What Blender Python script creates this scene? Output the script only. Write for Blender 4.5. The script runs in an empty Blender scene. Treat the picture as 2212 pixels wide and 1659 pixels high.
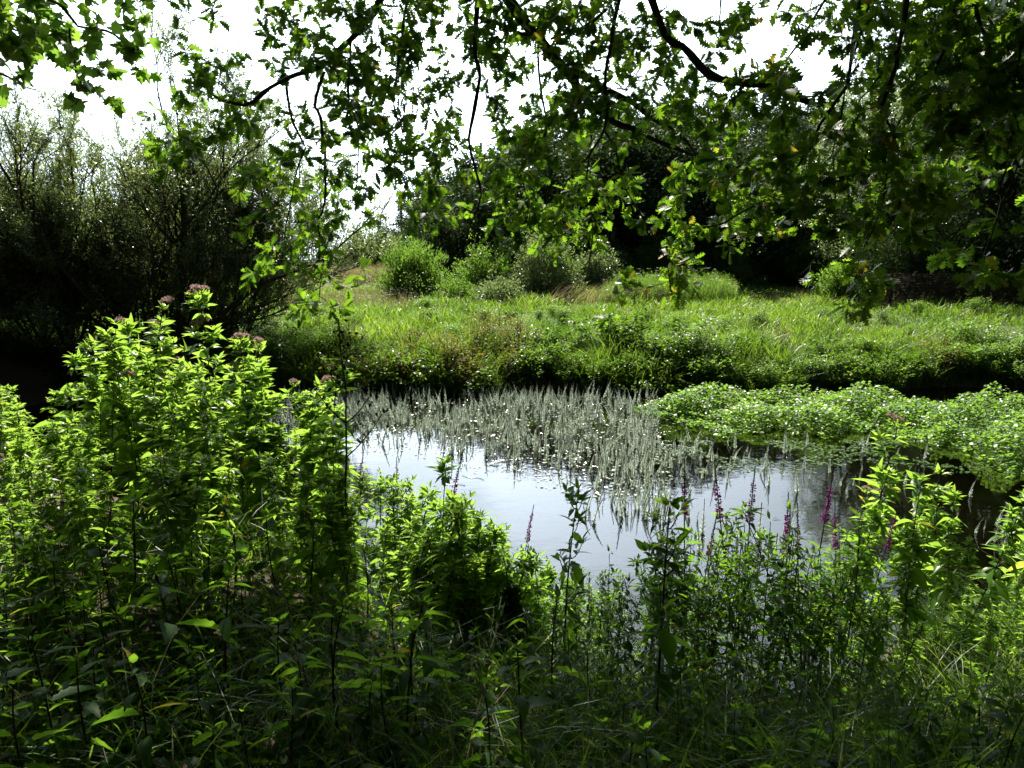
import bpy, math
import numpy as np
from mathutils import Vector, Matrix

R = math.radians
rng = np.random.default_rng(11)
sc = bpy.context.scene
col = sc.collection

# ------------------------------------------------------------------ camera
ZC = 2.5                      # camera height above the water (bank is 0.9 m)
PITCH = R(10.0)
FP = 1536.0                   # focal length in pixels of a 2212 px wide picture
cam_d = bpy.data.cameras.new('camera')
cam = bpy.data.objects.new('camera', cam_d)
col.objects.link(cam)
cam.location = (0, 0, ZC)
cam.rotation_euler = (R(90) - PITCH, 0, 0)
cam_d.sensor_width = 36
cam_d.lens = 36 * FP / 2212
cam_d.clip_start = 0.05
cam_d.clip_end = 4000
sc.camera = cam

# ------------------------------------------------------------------ light
SUN_EL, SUN_AZ = R(47), R(-6)
w = bpy.data.worlds.new('World'); sc.world = w; w.use_nodes = True
nt = w.node_tree; nt.nodes.clear()
out = nt.nodes.new('ShaderNodeOutputWorld')
bg = nt.nodes.new('ShaderNodeBackground')
sky = nt.nodes.new('ShaderNodeTexSky')
sky.sky_type = 'NISHITA'; sky.sun_disc = False
sky.sun_elevation = SUN_EL; sky.sun_rotation = SUN_AZ
sky.air_density = 1.0; sky.dust_density = 2.0; sky.ozone_density = 1.0
tc = nt.nodes.new('ShaderNodeTexCoord')
mp = nt.nodes.new('ShaderNodeMapping'); mp.inputs['Scale'].default_value = (1.6, 1.6, 5.0)
mp.inputs['Location'].default_value = (0.35, 0.1, 0.4)
nz = nt.nodes.new('ShaderNodeTexNoise'); nz.inputs['Scale'].default_value = 1.5
nz.inputs['Detail'].default_value = 6; nz.inputs['Roughness'].default_value = 0.55
rp = nt.nodes.new('ShaderNodeValToRGB')
rp.color_ramp.elements[0].position = 0.42; rp.color_ramp.elements[0].color = (0.15, 0.15, 0.15, 1)
rp.color_ramp.elements[1].position = 0.6; rp.color_ramp.elements[1].color = (0.9, 0.9, 0.9, 1)
mx = nt.nodes.new('ShaderNodeMix'); mx.data_type = 'RGBA'
bg.inputs['Strength'].default_value = 0.05
L = nt.links.new
# clouds scatter sunlight forwards: bright round the sun, dull grey away from it
sv = (math.sin(SUN_AZ) * math.cos(R(24)), math.cos(SUN_AZ) * math.cos(R(24)), math.sin(R(24)))   # bright cumulus below the sun
dt = nt.nodes.new('ShaderNodeVectorMath'); dt.operation = 'DOT_PRODUCT'; dt.inputs[1].default_value = sv
cl = nt.nodes.new('ShaderNodeMath'); cl.operation = 'MAXIMUM'; cl.inputs[1].default_value = 0.0
pw = nt.nodes.new('ShaderNodeMath'); pw.operation = 'POWER'; pw.inputs[1].default_value = 6.0
ma = nt.nodes.new('ShaderNodeMath'); ma.operation = 'MULTIPLY_ADD'; ma.inputs[1].default_value = 50.0; ma.inputs[2].default_value = 0.4
cc = nt.nodes.new('ShaderNodeMix'); cc.data_type = 'RGBA'; cc.blend_type = 'MULTIPLY'; cc.inputs[0].default_value = 1.0
cc.inputs[6].default_value = (0.82, 0.95, 1.08, 1)
L(tc.outputs['Generated'], dt.inputs[0]); L(dt.outputs['Value'], cl.inputs[0]); L(cl.outputs[0], pw.inputs[0]); L(pw.outputs[0], ma.inputs[0])
L(ma.outputs[0], cc.inputs[7]); L(cc.outputs[2], mx.inputs[7])
L(tc.outputs['Generated'], mp.inputs[0]); L(mp.outputs[0], nz.inputs['Vector'])
L(nz.outputs[0], rp.inputs[0]); 
sz = nt.nodes.new('ShaderNodeSeparateXYZ'); L(tc.outputs['Generated'], sz.inputs[0])
bd = nt.nodes.new('ShaderNodeMapRange'); bd.interpolation_type = 'SMOOTHSTEP'
bd.inputs[1].default_value = 0.6; bd.inputs[2].default_value = 0.3; bd.inputs[3].default_value = 0.0; bd.inputs[4].default_value = 0.6
L(sz.outputs[2], bd.inputs[0])
mxx = nt.nodes.new('ShaderNodeMath'); mxx.operation = 'ADD'; mxx.use_clamp = True
L(rp.outputs[0], mxx.inputs[0]); L(bd.outputs[0], mxx.inputs[1]); L(mxx.outputs[0], mx.inputs[0])
L(sky.outputs[0], mx.inputs[6]); L(mx.outputs[2], bg.inputs[0]); L(bg.outputs[0], out.inputs[0])

sd = bpy.data.lights.new('sun', 'SUN'); sd.energy = 5.0; sd.angle = R(0.55)
sd.color = (1.0, 0.94, 0.80)
sun = bpy.data.objects.new('sun', sd); col.objects.link(sun)
sdir = Vector((math.sin(SUN_AZ) * math.cos(SUN_EL), math.cos(SUN_AZ) * math.cos(SUN_EL), math.sin(SUN_EL)))
sun.rotation_euler = sdir.to_track_quat('Z', 'Y').to_euler()
sun.location = (0, 0, 30)

sc.view_settings.view_transform = 'Standard'
sc.view_settings.look = 'None'
sc.view_settings.exposure = 1.48
sc.view_settings.gamma = 1.0
cy = sc.cycles
cy.max_bounces = 7; cy.diffuse_bounces = 3; cy.glossy_bounces = 3
cy.transmission_bounces = 4; cy.transparent_max_bounces = 8
cy.caustics_reflective = False; cy.caustics_refractive = False
cy.sample_clamp_indirect = 6.0
cy.use_denoising = True
try:
    cy.denoiser = 'OPENIMAGEDENOISE'; cy.denoising_input_passes = 'RGB_ALBEDO_NORMAL'
except Exception:
    pass

# ------------------------------------------------------------------ helpers
def U(a, b, n=None): return rng.uniform(a, b, n)

def unproject(px, py, Y):
    """world points on the plane y = Y seen at picture position (px, py)"""
    px = np.asarray(px, float); py = np.asarray(py, float); Y = np.asarray(Y, float)
    dx = px - 1106.0; dv = 829.5 - py
    dy = FP * math.cos(PITCH) + dv * math.sin(PITCH)
    dz = -FP * math.sin(PITCH) + dv * math.cos(PITCH)
    t = Y / dy
    return np.stack([dx * t, dy * t, ZC + dz * t], -1)

def smooth(a, b, x):
    t = np.clip((np.asarray(x, float) - a) / (b - a), 0, 1)
    return t * t * (3 - 2 * t)

def near_edge(x):
    return (np.interp(x, [-12, -7.5, -4.2, -3, -2, -1, -0.4, 0.2, 1, 2, 2.6, 3.5, 6, 14],
                     [11, 9.5, 7.2, 6.3, 5.7, 5.0, 4.3, 3.75, 3.6, 3.8, 4.2, 4.7, 5.4, 9])
            + 0.12 * np.sin(x * 3.1) + 0.06 * np.sin(x * 7.7 + 1))

def far_edge(x):
    return 13.3 + 0.25 * np.sin(x * 0.9 + 0.5) + 0.12 * np.sin(x * 2.3) + 0.25 * smooth(1, 7, x)

def bumps(x, y):
    return (np.sin(x * 1.3 + 0.7 * np.sin(y * 0.9)) * np.sin(y * 1.1 + 0.5 * np.sin(x * 0.8))
            + 0.5 * np.sin(x * 2.9 + 1.3) * np.sin(y * 2.6 + 0.4))

def gz(x, y):
    x = np.asarray(x, float); y = np.asarray(y, float)
    s = y - near_edge(x)
    zn = np.interp(s, [-4, -2.2, -1.4, -0.4, 0, 0.5, 1.2], [0.92, 0.9, 0.7, 0.2, 0, -0.22, -0.38])
    t = y - far_edge(x)
    zf = np.interp(t, [-1.5, -0.6, 0, 0.2, 0.6, 1.5, 4, 12, 22, 46, 90, 400, 3000],
                   [-0.38, -0.25, 0, 0.12, 0.32, 0.58, 0.85, 1.15, 1.4, 2.1, 1.4, -4, -60])
    z = np.where(t > -1.5, np.maximum(zf, -0.38), zn)
    # pond closes on both sides
    le = smooth(-7.6, -9.6, x); re = smooth(15, 18, x)
    z = np.where((z < 0.75) & (y < 15), z * (1 - np.maximum(le, re)) + 0.75 * np.maximum(le, re), z)
    z = z + 0.05 * bumps(x, y) * smooth(0.25, 0.7, z) * smooth(200, 60, y)
    b = (x / np.maximum(y, 1.0))
    H = np.interp(b, [-0.26, -0.2, -0.15, -0.09, 0.02, 0.12, 0.2, 0.45, 1.2], [0, 0.5, 1.6, 2.6, 4.4, 6.0, 6.8, 7.0, 5.0])
    z = z + H * smooth(31, 56, y) * smooth(260, 110, y)
    return z

def at(px, Y, dz=0.0):
    """ground point at distance Y under picture column px"""
    px = np.asarray(px, float); Y = np.asarray(Y, float)
    z = np.full(np.broadcast(px, Y).shape, 0.9)
    for _ in range(5):
        D = Y * math.cos(PITCH) + (ZC - z) * math.sin(PITCH)
        x = (px - 1106) / FP * D
        z = gz(x, Y)
    return np.stack([x, Y + 0 * x, z + dz], -1)

def dist(px, py):
    Y = np.linspace(14, 60, 900); P_ = at(np.full(900, float(px)), Y)
    D = P_[:, 1] * math.cos(PITCH) + (ZC - P_[:, 2]) * math.sin(PITCH)
    v = 829.5 - (P_[:, 1] * math.sin(PITCH) - (ZC - P_[:, 2]) * math.cos(PITCH)) / D * FP
    return float(Y[np.abs(v - py).argmin()])

class T:                                   # a template: vertices, flat loops, face sizes
    def __init__(s, V, F):
        s.V = np.array(V, float)
        s.L = np.array([i for f in F for i in f], np.int64)
        s.S = np.array([len(f) for f in F], np.int64)

class MB:
    def __init__(s): s.v, s.l, s.s, s.a, s.m, s.n = [], [], [], [], [], 0
    def raw(s, V, Lp, S, a, m=0):
        s.v.append(V); s.l.append(Lp + s.n); s.s.append(S); s.n += len(V)
        s.a.append(np.broadcast_to(np.asarray(a, float), (len(V),)))
        s.m.append(np.full(len(S), m, np.int64))
    def inst(s, t, M, P, a=0.5, m=0):
        k = len(P)
        if k == 0: return
        n = len(t.V)
        V = (np.einsum('kij,nj->kni', M, t.V) + P[:, None]).reshape(-1, 3)
        Lp = (t.L[None] + (np.arange(k) * n)[:, None]).ravel()
        a = np.repeat(np.broadcast_to(np.asarray(a, float), (k,)), n)
        s.raw(V, Lp, np.tile(t.S, k), a, m)
    def tube(s, pts, r, sides=5, a=0.5, m=0):
        pts = np.asarray(pts, float); n = len(pts)
        r = np.broadcast_to(np.asarray(r, float), (n,))
        d = np.gradient(pts, axis=0); d /= np.linalg.norm(d, axis=1)[:, None] + 1e-9
        ref = np.where(np.abs(d[:, 2:3]) < 0.9, np.array([[0, 0, 1.]]), np.array([[1., 0, 0]]))
        if (np.abs(d[:, 2]) > 0.9).any() : ref = np.tile(np.array([[0.83, 0.55, 0.05]]), (n, 1))
        u = np.cross(d, ref); u /= np.linalg.norm(u, axis=1)[:, None] + 1e-9
        v = np.cross(d, u)
        an = np.arange(sides) * 2 * math.pi / sides
        V = pts[:, None] + r[:, None, None] * (np.cos(an)[None, :, None] * u[:, None] + np.sin(an)[None, :, None] * v[:, None])
        V = V.reshape(-1, 3)
        i = np.arange(n - 1)[:, None] * sides; j = np.arange(sides)[None]; j2 = (j + 1) % sides
        q = np.stack([i + j, i + j2, i + sides + j2, i + sides + j], -1).reshape(-1)
        s.raw(V, q, np.full((n - 1) * sides, 4), a, m)
    def box(s, c, size, rot=None, a=0.5, m=0):
        V = np.array([[x, y, z] for x in (-.5, .5) for y in (-.5, .5) for z in (-.5, .5)]) * np.asarray(size)
        if rot is not None: V = V @ np.asarray(rot).T
        F = [0, 1, 3, 2, 4, 6, 7, 5, 0, 4, 5, 1, 2, 3, 7, 6, 0, 2, 6, 4, 1, 5, 7, 3]
        s.raw(V + np.asarray(c), np.array(F), np.full(6, 4), a, m)
    def mesh(s, name, mats, smooth_=False):
        V = np.concatenate(s.v); Lp = np.concatenate(s.l); S = np.concatenate(s.s)
        me = bpy.data.meshes.new(name)
        me.vertices.add(len(V)); me.vertices.foreach_set('co', V.astype(np.float32).ravel())
        me.loops.add(len(Lp)); me.loops.foreach_set('vertex_index', Lp.astype(np.int32))
        me.polygons.add(len(S))
        st = np.concatenate([[0], np.cumsum(S)[:-1]]).astype(np.int32)
        me.polygons.foreach_set('loop_start', st)
        me.polygons.foreach_set('loop_total', S.astype(np.int32))
        me.polygons.foreach_set('material_index', np.concatenate(s.m).astype(np.int32))
        if smooth_: me.polygons.foreach_set('use_smooth', np.ones(len(S), bool))
        at_ = me.attributes.new('tint', 'FLOAT', 'POINT')
        at_.data.foreach_set('value', np.concatenate(s.a).astype(np.float32))
        for m in (mats if isinstance(mats, (list, tuple)) else [mats]): me.materials.append(m)
        me.update(calc_edges=True)
        return me
    def obj(s, name, mats, parent=None, smooth_=False):
        return link(name, s.mesh(name, mats, smooth_), parent)

def link(name, me, parent=None):
    o = bpy.data.objects.new(name, me); col.objects.link(o)
    if parent is not None: o.parent = parent
    return o
def empty(name, loc=(0, 0, 0)):
    o = bpy.data.objects.new(name, None); col.objects.link(o)
    o.location = [float(c) for c in loc]; o.empty_display_size = 0.2
    return o
def tag(o, label=None, cat=None, group=None, kind=None):
    if label: o['label'] = label
    if cat: o['category'] = cat
    if group: o['group'] = group
    if kind: o['kind'] = kind
    return o
def copy_tree(o, parent=None):
    c = o.copy(); col.objects.link(c); c.parent = parent
    for ch in o.children: copy_tree(ch, c)
    return c

def norm(v): return v / (np.linalg.norm(v, axis=-1, keepdims=True) + 1e-9)
def frames(d, nrm, sc_=1.0, wid=1.0):
    """k x 3 x 3 : columns = leaf width, leaf axis (d), leaf normal"""
    y = norm(np.asarray(d, float)); x = norm(np.cross(y, nrm)); z = np.cross(x, y)
    k = len(y); s_ = np.broadcast_to(np.asarray(sc_, float), (k,)); w_ = np.broadcast_to(np.asarray(wid, float), (k,))
    return np.stack([x * (s_ * w_)[:, None], y * s_[:, None], z * s_[:, None]], -1)
def rdir(n): return norm(rng.normal(size=(n, 3)))

# ------------------------------------------------------------------ materials
def leaf_mat(name, a, b, ta, tb, rough=0.42, fac=0.5, spec=0.5, old=None):
    m = bpy.data.materials.new(name); m.use_nodes = True
    t = m.node_tree; t.nodes.clear(); N = t.nodes.new; K = t.links.new
    o = N('ShaderNodeOutputMaterial'); mix = N('ShaderNodeMixShader'); mix.inputs[0].default_value = fac
    p = N('ShaderNodeBsdfPrincipled'); p.inputs['Roughness'].default_value = rough
    p.inputs['Specular IOR Level'].default_value = spec
    tr = N('ShaderNodeBsdfTranslucent')
    at_ = N('ShaderNodeAttribute'); at_.attribute_name = 'tint'
    oi = N('ShaderNodeObjectInfo')
    mr = N('ShaderNodeMath'); mr.operation = 'MULTIPLY_ADD'; mr.inputs[1].default_value = 0.2; mr.inputs[2].default_value = -0.1
    K(oi.outputs['Random'], mr.inputs[0])
    ad = N('ShaderNodeMath'); ad.operation = 'ADD'; ad.use_clamp = True
    K(at_.outputs['Fac'], ad.inputs[0]); K(mr.outputs[0], ad.inputs[1])
    for (c1, c2, dst) in ((a, b, p.inputs['Base Color']), (ta, tb, tr.inputs['Color'])):
        x = N('ShaderNodeMix'); x.data_type = 'RGBA'
        x.inputs[6].default_value = (*c1, 1); x.inputs[7].default_value = (*c2, 1)
        K(ad.outputs[0], x.inputs[0])
        if old:                                # a few leaves turn yellow
            yr = N('ShaderNodeMapRange'); yr.inputs[1].default_value = .9; yr.inputs[2].default_value = 1.0; K(ad.outputs[0], yr.inputs[0])
            yx = N('ShaderNodeMix'); yx.data_type = 'RGBA'; yx.inputs[7].default_value = (*old, 1)
            K(yr.outputs[0], yx.inputs[0]); K(x.outputs[2], yx.inputs[6]); K(yx.outputs[2], dst)
        else: K(x.outputs[2], dst)
    K(p.outputs[0], mix.inputs[1]); K(tr.outputs[0], mix.inputs[2]); K(mix.outputs[0], o.inputs[0])
    return m

def bark_mat(name, a, b, scale=30, rough=0.85, spec=0.3):
    m = bpy.data.materials.new(name); m.use_nodes = True
    t = m.node_tree; N = t.nodes.new; K = t.links.new
    p = t.nodes['Principled BSDF']; p.inputs['Roughness'].default_value = rough
    p.inputs['Specular IOR Level'].default_value = spec
    tc_ = N('ShaderNodeTexCoord'); n_ = N('ShaderNodeTexNoise'); n_.inputs['Scale'].default_value = scale
    n_.inputs['Detail'].default_value = 5
    x = N('ShaderNodeMix'); x.data_type = 'RGBA'
    x.inputs[6].default_value = (*a, 1); x.inputs[7].default_value = (*b, 1)
    bp = N('ShaderNodeBump'); bp.inputs['Strength'].default_value = 0.5; bp.inputs['Distance'].default_value = 0.01
    K(tc_.outputs['Object'], n_.inputs['Vector']); K(n_.outputs[0], x.inputs[0]); K(x.outputs[2], p.inputs['Base Color'])
    K(n_.outputs[0], bp.inputs['Height']); K(bp.outputs[0], p.inputs['Normal'])
    return m

M_OAK = leaf_mat('oak_leaf', (.025, .06, .012), (.05, .10, .015), (.09, .21, .012), (.26, .44, .02), .45, .5, .3, (.42, .34, .03))
M_MAPLE = leaf_mat('sycamore_leaf', (.03, .07, .015), (.05, .10, .015), (.14, .30, .03), (.28, .45, .04), .5, .5, .4)
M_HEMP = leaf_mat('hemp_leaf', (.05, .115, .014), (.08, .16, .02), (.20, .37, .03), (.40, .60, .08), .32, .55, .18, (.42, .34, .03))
M_HERB = leaf_mat('herb_leaf', (.022, .055, .012), (.045, .09, .016), (.11, .26, .016), (.28, .48, .03), .35, .5, .15, (.42, .34, .03))
M_SHADE = leaf_mat('shade_darkened_leaf', (.013, .038, .009), (.028, .064, .013), (.09, .22, .012), (.26, .46, .028), .4, .5, .05, (.42, .34, .03))  # leaf colour darkened to deepen the shade on the near bank
M_BANK = leaf_mat('bank_leaf', (.022, .055, .012), (.045, .09, .018), (.07, .17, .012), (.20, .34, .025), .4, .45, .25)
M_CRESS = leaf_mat('cress_leaf', (.05, .115, .024), (.085, .165, .04), (.16, .34, .03), (.32, .50, .06), .42, .45, .4)
M_WILLOW = leaf_mat('willow_leaf', (.07, .105, .05), (.12, .16, .085), (.20, .29, .06), (.34, .44, .12), .38, .4, .6)
M_SILVER = leaf_mat('silver_willow_leaf', (.09, .12, .075), (.17, .20, .14), (.16, .26, .06), (.32, .42, .14), .35, .42, .7)
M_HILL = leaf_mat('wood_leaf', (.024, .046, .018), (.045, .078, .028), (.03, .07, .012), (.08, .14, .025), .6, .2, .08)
M_BUSH = leaf_mat('bush_leaf', (.04, .09, .02), (.07, .14, .03), (.14, .28, .03), (.24, .40, .05), .45, .45, .5)
M_GRASS = leaf_mat('grass_blade', (.03, .075, .014), (.08, .13, .026), (.09, .215, .015), (.31, .46, .038), .42, .5, .4)
M_DRYG = leaf_mat('dry_grass_blade', (.22, .18, .09), (.35, .30, .17), (.22, .18, .08), (.36, .30, .15), .6, .4, .3)
M_BROWN = leaf_mat('brown_leaf', (.075, .075, .02), (.13, .10, .025), (.15, .17, .025), (.28, .22, .035), .5, .45, .4)
M_MARE = leaf_mat('mares_tail_leaf', (.36, .43, .36), (.60, .67, .58), (.52, .62, .51), (.78, .87, .74), .22, .5, 1.0)
M_FLOAT = leaf_mat('floating_leaf', (.20, .25, .12), (.45, .48, .36), (.08, .15, .02), (.15, .2, .05), .16, .15, 1.0)
M_STEM = bark_mat('green_stem', (.035, .06, .015), (.06, .05, .025), 40, .6)
M_DSTEM = bark_mat('dark_stem', (.03, .022, .015), (.05, .035, .02), 40, .7)
M_BARK = bark_mat('oak_bark', (.022, .018, .013), (.07, .06, .045), 22, .9)
M_BARK2 = bark_mat('willow_bark', (.024, .023, .017), (.06, .058, .044), 18, .9)
M_PINK = leaf_mat('agrimony_flower', (.26, .17, .15), (.50, .37, .34), (.26, .17, .16), (.42, .30, .28), .7, .35, .2)
M_MAG = leaf_mat('loosestrife_petal', (.08, .009, .075), (.19, .022, .16), (.11, .011, .10), (.26, .03, .22), .6, .45, .2)
M_WHITE = leaf_mat('white_umbel', (.55, .56, .48), (.8, .8, .74), (.4, .42, .35), (.6, .6, .55), .6, .4, .2)
M_WOOD = bark_mat('hazel_rod', (.025, .018, .012), (.075, .055, .036), 30, .8)

def ground_mat():
    m = bpy.data.materials.new('soil_and_turf'); m.use_nodes = True
    t = m.node_tree; N = t.nodes.new; K = t.links.new
    p = t.nodes['Principled BSDF']; p.inputs['Roughness'].default_value = 0.9
    p.inputs['Specular IOR Level'].default_value = 0.2
    g = N('ShaderNodeNewGeometry'); sx = N('ShaderNodeSeparateXYZ'); K(g.outputs['Position'], sx.inputs[0])
    n1 = N('ShaderNodeTexNoise'); n1.inputs['Scale'].default_value = 1.7; n1.inputs['Detail'].default_value = 8
    n2 = N('ShaderNodeTexNoise'); n2.inputs['Scale'].default_value = 14; n2.inputs['Detail'].default_value = 5
    K(g.outputs['Position'], n1.inputs['Vector']); K(g.outputs['Position'], n2.inputs['Vector'])
    def mixc(c1, c2, f):
        x = N('ShaderNodeMix'); x.data_type = 'RGBA'
        for i, c in ((6, c1), (7, c2)):
            if isinstance(c, tuple): x.inputs[i].default_value = (*c, 1)
            else: K(c, x.inputs[i])
        K(f, x.inputs[0]); return x.outputs[2]
    def ramp(src, a, b):
        r = N('ShaderNodeMapRange'); r.inputs[1].default_value = a; r.inputs[2].default_value = b; K(src, r.inputs[0]); return r.outputs[0]
    soil = mixc((.03, .022, .014), (.07, .05, .03), n2.outputs[0])
    turf = mixc((.045, .075, .015), (.085, .12, .025), n2.outputs[0])
    land0 = mixc(soil, turf, ramp(sx.outputs[1], 13.6, 15.0))
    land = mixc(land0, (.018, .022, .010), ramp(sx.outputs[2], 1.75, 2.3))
    mud = mixc((.045, .038, .022), (.11, .09, .055), ramp(n1.outputs[0], .3, .7))
    weed = mixc(mud, (.10, .13, .02), ramp(n1.outputs[0], .50, .62))
    fin = mixc(weed, land, ramp(sx.outputs[2], -0.06, 0.05))
    K(fin, p.inputs['Base Color'])
    b = N('ShaderNodeBump'); b.inputs['Strength'].default_value = .6; b.inputs['Distance'].default_value = .03
    K(n2.outputs[0], b.inputs['Height']); K(b.outputs[0], p.inputs['Normal'])
    return m

def water_mat():
    m = bpy.data.materials.new('pond_water'); m.use_nodes = True
    t = m.node_tree; t.nodes.clear(); N = t.nodes.new; K = t.links.new
    o = N('ShaderNodeOutputMaterial'); mix = N('ShaderNodeMixShader')
    tr = N('ShaderNodeBsdfTransparent'); tr.inputs[0].default_value = (.62, .58, .44, 1)
    gl = N('ShaderNodeBsdfGlossy'); gl.inputs['Roughness'].default_value = 0.015
    fr = N('ShaderNodeFresnel'); fr.inputs[0].default_value = 1.5
    g = N('ShaderNodeNewGeometry')
    mp_ = N('ShaderNodeMapping'); mp_.inputs['Scale'].default_value = (1.0, 1.7, 1); K(g.outputs['Position'], mp_.inputs[0])
    n1 = N('ShaderNodeTexNoise'); n1.inputs['Scale'].default_value = 3.6; n1.inputs['Detail'].default_value = 3
    n2 = N('ShaderNodeTexNoise'); n2.inputs['Scale'].default_value = 22.0; n2.inputs['Detail'].default_value = 2
    K(mp_.outputs[0], n1.inputs['Vector']); K(mp_.outputs[0], n2.inputs['Vector'])
    ad = N('ShaderNodeMath'); ad.operation = 'MULTIPLY_ADD'; ad.inputs[1].default_value = 0.12
    K(n2.outputs[0], ad.inputs[0]); K(n1.outputs[0], ad.inputs[2])
    b = N('ShaderNodeBump'); b.inputs['Strength'].default_value = 0.045; b.inputs['Distance'].default_value = 0.03
    K(ad.outputs[0], b.inputs['Height'])
    K(b.outputs[0], gl.inputs['Normal']); K(b.outputs[0], fr.inputs['Normal'])
    K(fr.outputs[0], mix.inputs[0]); K(tr.outputs[0], mix.inputs[1]); K(gl.outputs[0], mix.inputs[2])
    K(mix.outputs[0], o.inputs[0])
    return m

# ------------------------------------------------------------------ the setting
def grid_obj(name, xs, ys, zf, mat):
    X, Yg = np.meshgrid(xs, ys)
    V = np.stack([X, Yg, zf(X, Yg)], -1).reshape(-1, 3)
    nx, ny = len(xs), len(ys)
    i = np.arange(ny - 1)[:, None] * nx + np.arange(nx - 1)[None]
    q = np.stack([i, i + 1, i + nx + 1, i + nx], -1).reshape(-1)
    mb = MB(); mb.raw(V, q, np.full((nx - 1) * (ny - 1), 4), .5)
    return mb.obj(name, mat, None, True)
def spaced(lo, hi, dense_lo, dense_hi, d):
    core = np.arange(dense_lo, dense_hi + 1e-6, d)
    up = dense_hi + (hi - dense_hi) * np.linspace(0, 1, 40)[1:] ** 2.6
    dn = dense_lo + (lo - dense_lo) * np.linspace(0, 1, 40)[1:] ** 2.6
    return np.concatenate([dn[::-1], core, up])
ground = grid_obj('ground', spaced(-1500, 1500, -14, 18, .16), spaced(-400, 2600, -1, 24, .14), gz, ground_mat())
tag(ground, 'grassy banks and meadow around a muddy pond', kind='structure')
water = grid_obj('water', np.linspace(-9.8, 19, 30), np.linspace(2.6, 14.9, 20), lambda X, Y: 0 * X, water_mat())
tag(water, 'still pond water reflecting pale sky and dark trees', kind='structure')

# ------------------------------------------------------------------ leaf shapes (axis +Y, normal +Z, length 1)
def blade(widths, droop=0.25, fold=0.12, fwd=None):
    n = len(widths); V, F = [], []
    for i, wv in enumerate(widths):
        y = i / (n - 1); z = -droop * y * y
        V.append((0, y, z))
        f = (fwd[i] if fwd else 0)
        V.append((-wv, y + f, z + fold * wv)); V.append((wv, y + f, z + fold * wv))
    for i in range(n - 1):
        a, b = 3 * i, 3 * i + 3
        F.append((a, b, b + 1, a + 1)); F.append((a, a + 2, b + 2, b))
    return T(V, F)
LANCE = blade([.015, .10, .15, .155, .12, .06, .0], .28, .35)
LANCE_W = blade([.02, .15, .21, .20, .14, .07, .0], .22, .3)
LANCE_N = blade([.015, .085, .10, .075, .0], .2, .3)
LANCE_D = blade([.015, .09, .15, .16, .13, .07, .0], .62, .4)
OVATE = blade([.02, .26, .33, .28, .15, .0], .2, .25)
NETTLE = blade([.02, .24, .22, .31, .24, .25, .17, .16, .09, .06, 0], .25, .3)
SERR = blade([.02, .11, .10, .17, .14, .19, .15, .17, .12, .12, .07, .06, 0], .3, .3)
ROUND = T([(0, 0, 0), (-.38, .28, .06), (-.40, .62, .05), (0, 1, -.05), (.40, .62, .05), (.38, .28, .06), (0, .5, -.04)],
          [(0, 6, 2, 1), (6, 3, 2), (0, 5, 4, 6), (6, 4, 3)])
DIAM = T([(0, 0, 0), (-.28, .45, .06), (.28, .45, .06), (0, 1, -.06)], [(0, 2, 1), (1, 2, 3)])
DIAM_N = T([(0, 0, 0), (-.13, .45, .04), (.13, .45, .04), (0, 1, -.1)], [(0, 2, 1), (1, 2, 3)])
OAK = blade([.012, .04, .17, .07, .26, .09, .33, .11, .31, .10, .22, .07, .0], .12, .18,
            [0, 0, .03, -.01, .045, -.01, .05, -.01, .055, -.01, .04, .01, 0])
OAK_B = blade([.012, .05, .21, .08, .31, .11, .36, .12, .27, .10, .0], -.1, .3,
              [0, 0, .04, -.01, .055, -.01, .06, -.01, .05, .01, 0])
OAK_S = blade([.02, .17, .12, .30, .17, .27, .0], .1, .2)
def maple():
    o = [(0, 0), (.12, -.02), (.38, -.08), (.34, .08), (.30, .16), (.52, .26), (.62, .44), (.42, .42), (.30, .42), (.30, .58), (.22, .74), (.12, .78), (0, 1)]
    R_ = o[1:-1]; P_ = [o[0]] + R_ + [o[-1]] + [(-x, y) for x, y in R_[::-1]]
    V = [(x * 1.05, y, -.18 * (x * x + (y - .4) ** 2)) for x, y in P_] + [(0, .33, .03)]
    c = len(P_); F = [(i, (i + 1) % c, c) for i in range(c)]
    return T(V, F)
MAPLE = maple()

def curve_pts(p0, p1, sag, n=6, wob=0.0):
    t = np.linspace(0, 1, n)[:, None]
    p = p0 * (1 - t) + p1 * t
    p = p + np.asarray(sag) * (4 * t * (1 - t))
    if wob: p[1:-1] += rng.normal(size=(n - 2, 3)) * wob
    return p

def smooth_line(pts, n):
    """Catmull-Rom through pts"""
    P = np.asarray(pts, float)
    if len(P) == 2: return np.linspace(P[0], P[1], n)
    Q = np.vstack([2 * P[0] - P[1], P, 2 * P[-1] - P[-2]])
    u = np.linspace(0, len(P) - 1 - 1e-6, n); i = u.astype(int); t = (u - i)[:, None]
    a, b, c, d = Q[i], Q[i + 1], Q[i + 2], Q[i + 3]
    return .5 * (2 * b + (c - a) * t + (2 * a - 5 * b + 4 * c - d) * t ** 2 + (3 * b - a - 3 * c + d) * t ** 3)

# ------------------------------------------------------------------ overhanging trees (oak, sycamore)
def grid_targets(rows, cell, leaf_fac, jitter=1.0):
    pts = []
    for r, line in enumerate(rows):
        for c, ch in enumerate(line):
            if ch in ' .0': continue
            d = int(ch) / 9.0
            lam = leaf_fac * (-math.log(max(1 - d * .93, .05)))
            for _ in range(rng.poisson(lam)):
                pts.append(((c + rng.uniform()) * cell, (r + rng.uniform()) * cell))
    return np.array(pts)

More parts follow.
